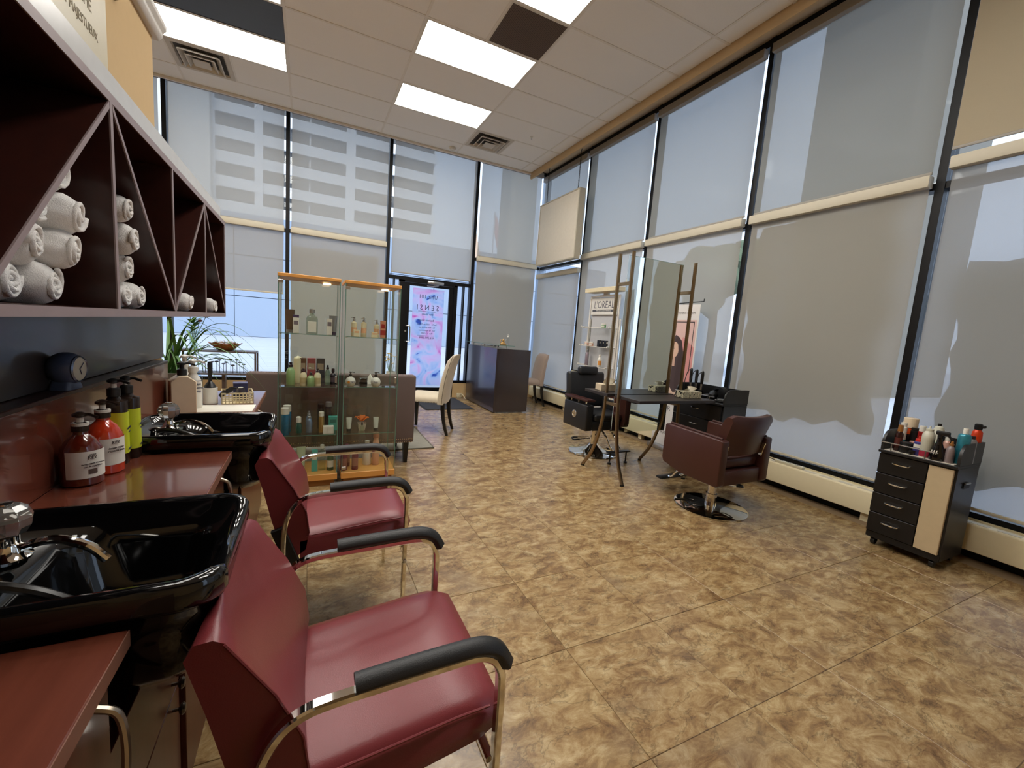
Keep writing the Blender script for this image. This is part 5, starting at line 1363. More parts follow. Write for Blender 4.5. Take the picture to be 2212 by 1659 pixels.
def grass_plant():
    t = thing('potted_grass', 'tall arching grass plant in a pot beyond the worktop', 'plant', (-.82, 3.50, 0))
    bm = B(); lathe(bm, [(.10, 0), (.105, .02), (.12, .86), (.13, .90), (.115, .90), (.11, .86)], seg=20); finish('pot', bm, P('pot_grey', S(120, 116, 110), .6), t)
    bm = B(); lathe(bm, [(.109, .85), (.01, .86)], seg=16); finish('soil', bm, P('soil', S(50, 40, 32), .95), t)
    m = P('grass_blade', S(74, 116, 52), .55, noise=.2, nscale=8)
    rr_ = random.Random(11)
    for k in range(34):
        a = rr_.uniform(0, 2 * PI) if k % 2 else rr_.uniform(-.7, .5)
        reach = rr_.uniform(.28, .66); top = rr_.uniform(1.05, 1.42); droop = rr_.uniform(.3, 1.5); w_ = rr_.uniform(.005, .012)
        reach = min(reach, .54) if math.cos(a) > 0 else reach
        if math.sin(a) * reach < -.25: reach = .25
        ca, sa = math.cos(a), math.sin(a); b0 = Vector((rr_.uniform(-.05, .05), rr_.uniform(-.05, .05), .85))
        bm = B(); rows = []
        for q in range(15):
            u = q / 14
            p = b0 + Vector((ca * reach * u ** 1.4, sa * reach * u ** 1.4, (top - .85) * (1.6 * u - .6 * u * u) - droop * max(0, u - .45) ** 2))
            ww = w_ * (1 - u ** 3) + .0005
            rows.append([p + Vector((-sa * ww, ca * ww, 0)), p + Vector((0, 0, -ww * .5)), p + Vector((sa * ww, -ca * ww, 0))])
        loft(bm, rows, closed=False, cap=False); finish('blade', bm, m, t)
grass_plant()
def yellow_flowers():
    t = thing('yellow_flowers', 'little bunch of yellow flowers behind the right cabinet', 'flowers', (1.10, 6.3, 0))
    bm = B(); lathe(bm, [(.06, 0), (.07, .01), (.05, .3), (.07, .62), (.06, .62), (.04, .3)], seg=14); finish('vase', bm, P('vase_white', S(214, 210, 204), .4), t)
    rr_ = random.Random(3)
    for k in range(9):
        x, y, z = rr_.uniform(-.07, .07), rr_.uniform(-.07, .07), rr_.uniform(.72, .90)
        bm = B(); tube(bm, [(0, 0, .5), (x * .6, y * .6, .66), (x, y, z)], .003, 5); s_ = finish('stem', bm, P('stem_green', S(64, 104, 44), .6), t)
        bm = B()
        for q in range(6):
            a = q * PI / 3; box(bm, (x + .014 * math.cos(a), y + .014 * math.sin(a), z + .005), (.024, .012, .006), .003, 1, Matrix.Rotation(a, 3, 'Z') @ Matrix.Rotation(-.4, 3, 'Y'))
        finish('bloom', bm, P('yellow_petal', S(226, 178, 44), .6), s_)
yellow_flowers()
def wall_socket_box():
    t = thing('floor_adapter', 'cream adapter box with cable by the wall under the side window', 'adapter', (2.62, 7.59, 0))
    bm = B(); box(bm, (0, 0, .04), (.10, .06, .08), .008); finish('case', bm, P('ivory_plastic', S(205, 196, 168), .4), t)
    bm = B(); tube(bm, smooth_path([(0, -.03, .05), (.02, -.08, .09), (.05, -.12, .05), (.06, -.2, .006)], 6), .006, 7); finish('cable', bm, P('ivory_plastic', S(205, 196, 168), .4), t)
wall_socket_box()
# ------------------------------------------------------------------ styling station
M_champ = P('champagne_steel', S(150, 128, 98), .30, 1, noise=.06)
M_esp = P('espresso_top', S(40, 33, 32), .42, noise=.1, nscale=6, stretch=(1, 12, 1))
M_mirror = P('mirror_silver', S(232, 240, 236), .015, 1, noise=.004)
def station():
    cx, cy = 2.99, 3.11
    t = thing('mirror_station', 'freestanding double sided mirror station on curved steel legs', 'mirror', (cx, cy, 0))
    # poles with splayed feet
    for (x, y, fy) in ((2.60, 3.02, 2.85), (2.60, 3.20, 3.47), (3.38, 3.02, 2.85), (3.38, 3.20, 3.47)):
        dx, dy, df = x - cx, y - cy, fy - cy
        pts = smooth_path([(dx, dy, 2.12), (dx, dy, 1.5), (dx, dy, .95), (dx, dy + (df - dy) * .02, .70), (dx, dy + (df - dy) * .16, .45), (dx, dy + (df - dy) * .50, .20), (dx, df, .012)], 6)
        bm = B(); strap(bm, pts, .030, .030, (1, 0, 0), .22); p = finish('pole', bm, M_champ, t, ang=.4)
        bm = B(); lathe(bm, [(.019, 0), (.019, .014)], (dx, df, 0), 12); finish('foot', bm, M_blackp, p)
    for x in (2.60, 3.38):
        for z in (1.84, .72):
            bm = B(); box(bm, (x - cx, 0, z), (.014, .152, .032), .003, 1); finish('clamp', bm, M_champ, t)
    bm = B(); bx(bm, -.365, .325, -.004, .004, .44, 2.10); m = finish('mirror_glass', bm, M_mirror, t, smooth=False)
    bm = B(); bx(bm, -.365, .325, -.0045, .0045, 2.10, 2.103); finish('glass_edge', bm, M_gedge, m)
    for (y0, y1, x0, x1, nm) in ((2.745, 3.085, 2.605, 3.57, 'front_shelf'), (3.135, 3.50, 2.56, 3.42, 'rear_shelf')):
        bm = B(); bx(bm, x0 - cx, x1 - cx, y0 - cy, y1 - cy, .785, .812, .002, 1); s_ = finish(nm, bm, M_esp, t)
        bm = B(); bx(bm, x0 - cx + .06, x1 - cx - .06, (y0 + y1) / 2 - cy - .05, (y0 + y1) / 2 - cy + .05, .765, .784); finish('bracket', bm, M_blackp, s_)
station()
def tissue_box(loc, rz, label, pattern):
    t = thing('tissue_box', label, 'tissue box', loc, rz)
    if pattern:
        m = bpy.data.materials.get('leaf_print')
        if m is None:
            m = bpy.data.materials.new('leaf_print'); m.use_nodes = True; nt_ = m.node_tree; b = nt_.nodes['Principled BSDF']; N = nt_.nodes.new
            tc = N('ShaderNodeTexCoord'); mp = N('ShaderNodeMapping'); mp.inputs['Scale'].default_value = (26, 26, 34)
            v = N('ShaderNodeTexWave'); v.inputs['Scale'].default_value = 1.1; v.inputs['Distortion'].default_value = 9; v.inputs['Detail'].default_value = 2
            r = N('ShaderNodeValToRGB'); e = r.color_ramp.elements; e[0].position = .36; e[0].color = S(30, 27, 22); e[1].position = .44; e[1].color = S(222, 214, 184)
            nt_.links.new(tc.outputs['Object'], mp.inputs[0]); nt_.links.new(mp.outputs[0], v.inputs[0]); nt_.links.new(v.outputs['Fac'], r.inputs[0]); nt_.links.new(r.outputs[0], b.inputs['Base Color'])
            b.inputs['Roughness'].default_value = .6
    else: m = P('marbled_card', S(206, 188, 160), .6, noise=.12, nscale=60)
    bm = B(); box(bm, (0, 0, .033), (.225, .115, .066), .003, 1); finish('carton', bm, m, t)
    bm = B(); lathe(bm, [(.05, .066), (.05, .0668), (.001, .0668)], seg=16, sx=1.2, sy=.45); finish('slot', bm, P('slot_film', S(150, 140, 120), .4), t)
    rr_ = random.Random(5 if pattern else 6); bm = B(); rows = []
    for q in range(9):
        v = -1 + q / 4
        rows.append([Vector((v * (.05 + .022 * u) + (.018 * u if pattern else 0), (.012 + .045 * u) * math.sin(v * 4 + u * 2) * .6 + rr_.uniform(-.003, .003), .0665 + (.062 if not pattern else .045) * u * (1 - .35 * v * v) + .004 * math.sin(v * 7))) for u in (0, .35, .7, 1)])
    loft(bm, rows, closed=False, cap=False); finish('tissue', bm, P('tissue_paper', S(228, 222, 204), .9), t)
tissue_box((3.38, 2.915, .8125), -.12, 'black and cream leaf print tissue box on the front shelf', True)
tissue_box((2.74, 3.36, .8125), -.12, 'plain marbled tissue box on the rear shelf', False)

# ------------------------------------------------------------------ salon chairs
M_brown = P('brown_leatherette', S(66, 34, 28), .38, noise=.06, nscale=8, bump=.08, bscale=420)
M_bleath = P('black_leatherette', S(24, 25, 28), .42, noise=.08, nscale=8, bump=.10, bscale=420)
def hyd_lever(t, x, y, z, rz):
    c, s = math.cos(rz), math.sin(rz)
    f = lambda u, v, w: (x + u * c - v * s, y + u * s + v * c, z + w)
    bm = B()
    for v in (-.05, .05): tube(bm, [f(0, v * .5, 0), f(.14, v, -.015)], .006, 7)
    o = finish('pump_lever', bm, M_chrome, t)
    bm = B(); tube(bm, smooth_path([f(.13, -.05, -.014), f(.19, -.052, -.02), f(.20, 0, -.022), f(.19, .052, -.02), f(.13, .05, -.014)], 5), .010, 8); finish('lever_grip', bm, M_blackp, o)
def brown_chair():
    # local: faces +y
    t = thing('styling_chair', 'brown leather hydraulic styling chair on a round chrome plate', 'chair', (3.04, 2.26, 0), .02)
    bm = B(); lathe(bm, [(.28, 0), (.284, .003), (.284, .010), (.275, .014), (.05, .018), (.045, .019)], seg=56); finish('base_plate', bm, M_chrome, t)
    bm = B(); lathe(bm, [(.045, .018), (.045, .12), (.034, .122), (.034, .27)], seg=28); finish('column', bm, M_chrome, t)
    bm = B(); bx(bm, -.13, .13, -.13, .13, .255, .28); finish('seat_plate', bm, M_blackp, t)
    for s in (-1, 1):
        x0, x1 = (-.30, -.225) if s < 0 else (.225, .30)
        bm = B(); prism(bm, [(-.235, .285), (-.25, .30), (-.25, .635), (-.24, .645), (.285, .662), (.297, .65), (.297, .37), (.28, .335), (.10, .29)], 'x', x0, x1, .012, 3); a_ = finish('arm', bm, M_brown, t)
        bm = B(); tube(bm, [((x0 + x1) / 2, -.22, .652), ((x0 + x1) / 2, .27, .668)], .010, 8); a2 = finish('arm_welt', bm, M_brown, a_)
    bm = B(); bx(bm, -.222, .222, -.235, .24, .282, .40, .012, 2); finish('seat_base', bm, M_brown, t)
    bm = B(); bx(bm, -.220, .220, -.20, .265, .402, .49, .03, 4); finish('seat_cushion', bm, M_brown, t)
    # backrest: curved panel, leaning back
    n = 12; rows = []
    for k in range(n + 1):
        v = -1 + 2 * k / n; e = max(0, abs(v) - .86) / .14
        yb = .045 * v * v
        row = [(-.20 + yb, .50), (-.245 + yb, .52), (-.27 + yb, .66), (-.31 + yb, .80 - .015 * e), (-.30 + yb, .825 - .02 * e + .012 * v * v), (-.265 + yb, .828 - .02 * e + .012 * v * v), (-.235 + yb, .80 - .015 * e), (-.20 + yb, .66), (-.18 + yb, .54)]
        rows.append([Vector((v * (.225 + .018 * (z - .5) / .3), y, z)) for y, z in row])
    bm = B(); loft(bm, rows); finish('backrest', bm, M_brown, t, ang=.9)
    for s in (-1, 1):
        bm = B(); box(bm, (s * .222, -.225, .55), (.012, .03, .11), .003, 1, Matrix.Rotation(.2, 3, 'X')); finish('back_bracket', bm, M_chrome, t)
    bm = B()
    for x in (-.07, .07): tube(bm, smooth_path([(x, .20, .29), (x, .30, .22), (x, .36, .15), (x, .40, .13)], 5), .010, 8)
    o = finish('footrest_arm', bm, M_chrome, t)
    bm = B(); box(bm, (0, .42, .125), (.34, .07, .022), .009, 2); finish('footrest_pad', bm, M_blackp, o)
    hyd_lever(t, .03, -.03, .22, -.25)
brown_chair()
def black_chair():
    # local: faces -y (towards the rear mirror)
    t = thing('barber_chair', 'black barber chair with round logo behind the mirror station', 'chair', (3.02, 3.86, 0), 0)
    bm = B(); lathe(bm, [(.275, 0), (.285, .006), (.28, .016), (.20, .026), (.10, .06), (.055, .10), (.05, .115)], seg=48); finish('base_plate', bm, M_chrome, t)
    bm = B(); lathe(bm, [(.05, .11), (.05, .30)], seg=24); finish('column', bm, M_chrome, t)
    bm = B(); bx(bm, -.15, .15, -.15, .15, .295, .315); finish('seat_plate', bm, M_blackp, t)
    for s in (-1, 1):
        x0, x1 = (-.31, -.215) if s < 0 else (.215, .31)
        bm = B(); bx(bm, x0, x1, -.23, .22, .315, .60, .015, 3); a_ = finish('arm', bm, M_bleath, t)
        bm = B(); bx(bm, x0 - .005, x1 + .005, -.235, .225, .635, .662, .008, 2); finish('arm_cap', bm, P('rosewood_cap', S(58, 28, 24), .35), a_)
        for y in (-.14, 0, .14):
            bm = B(); lathe(bm, [(.010, 0), (.010, .036)], ((x0 + x1) / 2, y, .60), 10); finish('post', bm, M_chrome, a_)
        if s < 0:
            bm = B(); lathe(bm, [(.042, 0), (.042, .004), (.036, .006), (.030, .006), (.030, .003)], seg=24); o = finish('emblem', bm, M_chrome, a_); o.location = (x0, .0, .47); o.rotation_euler = (0, -PI / 2, 0)
            bm = B(); prism(bm, [(-.012, -.018), (.006, -.018), (.014, -.008), (.014, .008), (.006, .018), (-.012, .018), (-.012, .010), (.002, .010), (.006, .004), (.006, -.004), (.002, -.010), (-.012, -.010)], 'z', .004, .007); finish('letter', bm, M_chrome, o)
    bm = B(); bx(bm, -.212, .212, -.22, .22, .316, .42, .012, 2); finish('seat_base', bm, M_bleath, t)
    bm = B(); bx(bm, -.210, .210, -.26, .19, .422, .50, .03, 4); finish('seat_cushion', bm, M_bleath, t)
    bm = B(); box(bm, (0, .255, .71), (.52, .09, .42), .03, 4, Matrix.Rotation(-.16, 3, 'X')); b_ = finish('backrest', bm, M_bleath, t)
    bm = B(); box(bm, (0, .245, .935), (.27, .075, .10), .028, 4, Matrix.Rotation(-.16, 3, 'X')); finish('headrest', bm, M_bleath, t)
    bm = B()
    for x in (-.06, .06): tube(bm, smooth_path([(x, -.20, .31), (x, -.28, .26), (x, -.36, .17), (x, -.40, .14)], 5), .011, 8)
    o = finish('footrest_arm', bm, M_chrome, t)
    bm = B(); box(bm, (0, -.44, .135), (.30, .05, .016), .006, 2); finish('footrest_pad', bm, M_blackp, o)
    for x in (-.11, .11):
        bm = B(); tube(bm, [(x, -.44, .128), (x, -.44, .02)], .008, 8); tube(bm, [(x, -.44, .02), (x, -.44, .0)], .018, 10); finish('footrest_leg', bm, M_blackp, o)
    hyd_lever(t, -.05, .02, .17, 2.75)
black_chair()

# ------------------------------------------------------------------ trolleys
M_tblk = P('trolley_black', S(15, 14, 15), .42, noise=.2, nscale=12)
M_tgry = P('trolley_side', S(34, 33, 33), .40, noise=.15, nscale=12)
def trolley(name, label, x0, x1, y0, y1, top, beige):
    cx, cy = (x0 + x1) / 2, (y0 + y1) / 2; a, b = (x1 - x0) / 2, (y1 - y0) / 2
    t = thing(name, label, 'trolley', (cx, cy, 0))
    bm = B(); bx(bm, -a + .02, a, -b, b, .06, top - .022); finish('carcass', bm, M_tgry, t)
    ym = -b + .34 * 2 * b if beige else -b + .01
    hz = (top - .022 - .10) / 4
    for k in range(4):
        z0 = .10 + k * hz
        bm = B(); bx(bm, -a, -a + .019, ym + .002, b - .002, z0 + .003, z0 + hz - .003, .002, 1); d = finish('drawer', bm, M_tblk, t)
        bm = B(); yc = (ym + b) / 2; zc_ = z0 + hz * .62
        tube(bm, smooth_path([(-a, yc - .048, zc_), (-a - .022, yc - .04, zc_ - .002), (-a - .024, yc, zc_ - .004), (-a - .022, yc + .04, zc_ - .002), (-a, yc + .048, zc_)], 5), .0048, 8)
        finish('handle', bm, M_chrome, d)
    if beige:
        bm = B(); bx(bm, -a - .001, -a + .019, -b + .012, ym - .004, .10, top - .03, .002, 1); finish('side_door', bm, P('trolley_beige', S(196, 176, 142), .5), t)
    bm = B(); bx(bm, -a + .01, a, -b + .002, b - .002, .055, .098); finish('plinth', bm, M_tblk, t)
    bm = B(); bx(bm, -a - .015, a, -b - .004, b + .004, top - .02, top, .003, 1); finish('top', bm, M_tblk, t)
    for s in (-1, 1):
        y0_, y1_ = (-b - .004, -b + .012) if s < 0 else (b - .012, b + .004)
        prof = [(-a + .012, top)] + [(-a + .012 + .09 * (1 - math.cos(q)) , top + .05 + .09 * math.sin(q)) for q in [PI / 2 * i / 6 for i in range(7)]] + [(a, top + .14), (a, top)]
        bm = B(); prism(bm, prof, 'y', y0_, y1_); g_ = finish('gallery_side', bm, M_tgry, t)
        if s < 0:
            bm = B(); bx(bm, -.04, .05, y0_ - .003, y0_ - .0005, top - .16, top - .12, .001, 1); finish('grip_recess', bm, P('grip_dark', S(10, 10, 10), .6), t)
            bm = B(); tube(bm, [(-.035, y0_ - .004, top - .125), (.045, y0_ - .004, top - .125)], .006, 8); finish('grip', bm, M_steel, t)
    bm = B(); bx(bm, a - .014, a, -b + .012, b - .012, top, top + .13); finish('gallery_back', bm, M_tblk, t)
    bm = B(); tube(bm, [(-a - .004, -b + .10, top + .055), (-a - .004, b - .0, top + .055)], .004, 7); r_ = finish('front_rail', bm, M_steel, t)
    for y in (-b + .16, b - .06):
        bm = B(); tube(bm, [(-a - .004, y, top), (-a - .004, y, top + .055)], .0035, 6); finish('rail_post', bm, M_steel, r_)
    for x in (-a + .05, a - .04):
        for y in (-b + .04, b - .04):
            bm = B(); tube(bm, [(x, y - .012, .026), (x, y + .012, .026)], .025, 14); c_ = finish('caster', bm, M_blackp, t)
            bm = B(); bx(bm, x - .014, x + .014, y - .016, y + .016, .04, .056); finish('fork', bm, M_blackp, c_)
    return t
trolley('bottle_trolley', 'black drawer trolley with beige door crowded with bottles', 3.66, 4.0, 1.05, 1.45, .70, True)
trolley('tool_trolley', 'black tool trolley partly hidden behind the brown chair', 3.62, 3.98, 2.70, 3.30, .78, False)

def trolley_goods():
    Z = .7005
    m_tow = P('tray_cloth', S(206, 198, 186), .9)
    t = thing('tray_liner', 'white cloth liner lying on the bottle trolley top', 'cloth', (3.81, 1.25, Z))
    bm = B(); bx(bm, -.15, .165, -.18, .18, 0, .003); finish('cloth', bm, m_tow, t)
    Z += .0032
    m_oran = Gm('orange_red_can', S(206, 62, 22), .25, metal=.2); m_wcan = Gm('white_can', S(206, 204, 186)); m_tealc = Gm('teal_can', S(52, 132, 150), .22, metal=.3, noise=.35, nscale=40)
    m_bb = Gm('deep_brown_glass', S(42, 16, 14), .15); m_amb = Gm('amber_cap', S(150, 100, 46)); m_bpur = Gm('blue_purple', S(60, 58, 124)); m_mag = Gm('magenta_print', S(164, 44, 66)); m_greyp = Gm('grey_purple', S(130, 116, 116), .3)
    def pos(px, x): return (x, (1.46 - (px - 1895) * .00234) * x / 3.66, Z)
    bottle('serum_bottle', 'slim dark brown bottle with amber cap at the left of the trolley', 'bottle', pos(1938, 3.72), [(.019, 0), (.021, .004), (.021, .10), (.014, .115)], m_bb, cap=[(.013, .115), (.015, .117), (.013, .155)], capm=m_amb, lab=(.03, .08), labm=Gm('brown_print', S(88, 40, 34)), face=PI + .4)
    bottle('hairspray_can', 'white and blue can behind the slim brown bottle', 'spray can', pos(1944, 3.84), [(.02, 0), (.021, .004), (.021, .13), (.014, .14)], M_whitep, cap=[(.017, .138), (.017, .16)], capm=M_whitep, lab=(.01, .06), labm=m_tealc, face=PI + .4)
    bottle('round_tub', 'wide white topped tub standing tall at the back left', 'tub', pos(1958, 3.93), [(.034, 0), (.036, .004), (.036, .13)], Gm('tub_dark', S(32, 26, 26)), cap=[(.040, .13), (.040, .185), (.036, .188)], capm=Gm('tub_cream', S(226, 206, 176)), lab=(.09, .125), labm=Gm('tub_orange', S(218, 84, 30)), face=PI + .4)
    bottle('dark_jar', 'wide black lidded jar at the front left of the trolley', 'jar', pos(1958, 3.72), [(.036, 0), (.038, .004), (.036, .035)], M_blackp, cap=[(.036, .036), (.036, .058), (.03, .062)], capm=M_blackp)
    bottle('small_jar', 'tiny black jar in front of the wide black jar', 'jar', pos(1972, 3.685), [(.014, 0), (.015, .003), (.015, .016)], M_blackg, cap=[(.016, .016), (.016, .026)], capm=M_blackp)
    bottle('red_bottle', 'dark red bottle with clear top behind the blue tube', 'bottle', pos(1986, 3.87), [(.020, 0), (.021, .004), (.021, .12), (.017, .125)], Gm('dark_red', S(142, 30, 28), .25), cap=[(.018, .125), (.018, .155), (.015, .158)], capm=M_whitep)
    bottle('dark_bottle', 'black bottle standing at the back between tub and red bottle', 'bottle', pos(1972, 3.90), [(.026, 0), (.027, .004), (.027, .115), (.02, .12)], M_blackp, cap=[(.024, .12), (.024, .135)], capm=M_blackp)
    bottle('pink_jar', 'pale pink jar behind the blue tube', 'jar', pos(1974, 3.78), [(.024, 0), (.025, .003), (.025, .05)], Gm('pale_pink', S(220, 172, 156)), cap=[(.0255, .05), (.0255, .066)], capm=Gm('pale_pink', S(220, 172, 156)))
    bottle('applicator_bottle', 'purple blue bottle with red collar and white nozzle', 'bottle', pos(1983, 3.715), [(.022, 0), (.023, .004), (.023, .075), (.018, .08)], m_bpur, cap=[(.018, .08), (.018, .094), (.006, .096), (.004, .112), (.001, .114)], capm=Gm('red_collar', S(196, 46, 34)), lab=(.045, .065), labm=M_paper, face=PI + .4)
    t = bottle('mousse_bottle', 'large white ribbed bottle with magenta foot at the trolley centre', 'bottle', pos(2001, 3.72), [(.032, 0), (.033, .004), (.032, .05), (.033, .052), (.032, .075), (.033, .077), (.032, .10), (.033, .102), (.031, .13), (.022, .145), (.018, .150)], m_wcan, cap=[(.020, .150), (.020, .162), (.006, .163), (.004, .178), (.001, .18)], capm=m_wcan, lab=(.004, .035), labm=m_mag, face=PI + .4)
    bottle('hairspray_can', 'white can with black nozzle behind the ribbed bottle', 'spray can', pos(2019, 3.88), [(.026, 0), (.027, .004), (.027, .15), (.020, .168), (.012, .172)], m_wcan, cap=[(.010, .172), (.010, .186)], capm=M_blackp, lab=(.03, .08), labm=Gm('mint_print', S(160, 196, 184)), face=PI + .4)
    t = bottle('trigger_bottle', 'black trigger spray bottle at the front of the trolley', 'bottle', pos(2025, 3.70), [(.038, 0), (.040, .006), (.038, .04), (.024, .075), (.014, .10), (.013, .125)], M_blackg, cap=[(.014, .125), (.014, .14)], capm=M_blackp)
    bm = B(); box(bm, (0, -.01, .152), (.022, .065, .024), .006, 2); tube(bm, [(0, -.035, .145), (0, -.055, .125), (0, -.05, .10)], .006, 7); finish('trigger_head', bm, M_blackp, t)
    for k, dz in enumerate((-.012, 0, .012)):
        bm = B(); box(bm, (-.0385 + abs(dz) * .1, .004 + dz, .046), (.003, .004, .022), rot=Matrix.Rotation(.45, 3, 'Y')); finish('white_mark', bm, M_paper, t)
    mist('mist_bottle', 'grey purple mist bottle with amber top near the teal can', pos(2050, 3.70), .021, .105, m_greyp, m_amb, lab=False)
    can('hairspray_can', 'tall teal can with white nozzle on the trolley', pos(2071, 3.76), .030, .165, m_tealc, M_whitep, .03, .012)
    bottle('silver_can', 'silver can with dark cap behind the teal can', 'spray can', pos(2086, 3.86), [(.022, 0), (.023, .003), (.023, .12), (.016, .135)], m_sil, cap=[(.013, .135), (.013, .152)], capm=m_dark)
    t = bottle('hairspray_can', 'tall orange red can with black cap at the right end', 'spray can', pos(2092, 3.94), [(.024, 0), (.025, .003), (.024, .10), (.026, .14), (.024, .17), (.014, .185)], m_oran, cap=[(.017, .183), (.019, .19), (.019, .212), (.013, .216)], capm=M_blackp)
    bm = B(); box(bm, (0, -.018, .203), (.018, .03, .016), .004, 1); finish('nozzle', bm, M_blackp, t)
    bottle('dark_jar', 'low dark jar hidden behind the teal can', 'jar', pos(2040, 3.80), [(.024, 0), (.025, .003), (.025, .045)], m_dark, cap=[(.026, .045), (.026, .06)], capm=M_blackp)
    bottle('pink_bottle', 'pale pink bottle between trigger spray and mist bottle', 'bottle', pos(2040, 3.90), [(.018, 0), (.019, .004), (.019, .085), (.012, .095)], Gm('pale_pink', S(220, 172, 156)), cap=[(.013, .095), (.013, .115)], capm=M_whitep)
trolley_goods()
for o_ in list(SC.objects):
    if o_.parent is None and o_.type == 'EMPTY' and 3.67 < o_.location.x < 4 and 1.0 < o_.location.y < 1.52 and o_.location.z > .702:
        o_.scale = (1.04, 1.04, 1.18)

def tools():
    Z = .7805
    mk = P('tool_black', S(14, 13, 14), .35)
    t = thing('iron_holder', 'black rack holding hot styling irons on the tool trolley', 'rack', (3.76, 3.16, Z))
    bm = B(); box(bm, (0, 0, .012), (.12, .22, .024), .006); finish('base', bm, mk, t)
    for y in (-.07, 0, .07):
        bm = B(); lathe(bm, [(.026, .024), (.026, .085), (.022, .085), (.022, .03)], (0, y, 0), 14); finish('sleeve', bm, mk, t)
    for k, (y, h, lean, lab) in enumerate(((-.07, .26, -.10, 'black curling iron leaning out at the right of the rack'), (0, .27, .02, 'black flat iron standing in the middle of the rack'), (.07, .275, .04, 'black curling iron at the left of the rack'))):
        t = thing('styling_iron', lab, 'styling iron', (3.76, 3.16 + y, Z + .026)); t.rotation_euler = (-lean if k else .0, 0, 0)
        bm = B(); lathe(bm, [(.010, 0), (.012, .08), (.012, .12)], seg=10); finish('barrel', bm, M_steel, t)
        bm = B(); lathe(bm, [(.013, .12), (.016, .15), (.016, h - .03), (.013, h - .01), (.007, h)], seg=12); hd = finish('grip', bm, mk, t)
        bm = B(); tube(bm, [(.014, .006, .16), (.028, .008, .19), (.026, .006, .22)], .005, 7); finish('lever', bm, mk, hd)
        bm = B(); tube(bm, smooth_path([(0, 0, h - .005), (-.02, .03, h - .04), (-.05, .035, .12), (-.06, .02, .0)], 6), .004, 6); finish('cord', bm, mk, hd)
    t = thing('hair_dryer', 'black hair dryer lying on the tool trolley', 'hair dryer', (3.745, 2.93, Z), .5)
    bm = B(); pts = [(-.10, 0, .05), (-.06, 0, .052), (0, 0, .055), (.06, 0, .055), (.085, 0, .055)]
    tube(bm, pts, .04, 18, [.022, .028, .038, .046, .036]); b_ = finish('barrel', bm, mk, t)
    bm = B(); tube(bm, smooth_path([(.03, .02, .05), (.035, .08, .035), (.03, .14, .022)], 5), .018, 12); finish('handle', bm, mk, t)
    bm = B(); tube(bm, smooth_path([(.03, .14, .022), (.0, .18, .02), (-.08, .12, .012), (-.11, .06, .01)], 6), .005, 7); finish('cord', bm, mk, t)
    bm = B(); lathe(bm, [(.03, 0), (.03, .004)], seg=16); o = finish('air_grille', bm, M_steel, t); o.location = (.086, 0, .055); o.rotation_euler = (0, PI / 2, 0)
    t = thing('mannequin_arch', 'black arched brush caddy beside the hair dryer', 'caddy', (3.88, 2.95, Z), 0)
    bm = B(); prism(bm, [(-.085, 0)] + [(.085 * math.cos(a), .055 + .085 * math.sin(a)) for a in [PI - PI * q / 12 for q in range(13)]] + [(.085, 0), (.06, 0), (.06, .05)] + [(.06 * math.cos(a), .055 + .06 * math.sin(a)) for a in [PI * q / 12 for q in range(13)]] + [(-.06, 0)], 'x', -.03, .03); finish('arch', bm, mk, t)
    bm = B(); bx(bm, -.03, .03, -.085, .085, .0, .012); finish('tray', bm, mk, t)
    t = thing('clipper', 'grey hair clipper lying flat at the near end of the tool trolley', 'clipper', (3.74, 2.78, Z), .3)
    bm = B(); box(bm, (0, 0, .02), (.05, .14, .036), .014, 3); finish('body', bm, P('clipper_grey', S(58, 58, 56), .35), t)
    bm = B(); box(bm, (0, .078, .018), (.044, .022, .014), .003, 1); finish('blade', bm, M_steel, t)
    bm = B(); tube(bm, smooth_path([(0, -.07, .02), (.05, -.06, .05), (.08, .02, .02), (.12, .05, .01)], 6), .004, 6); finish('cord', bm, mk, t)
tools()

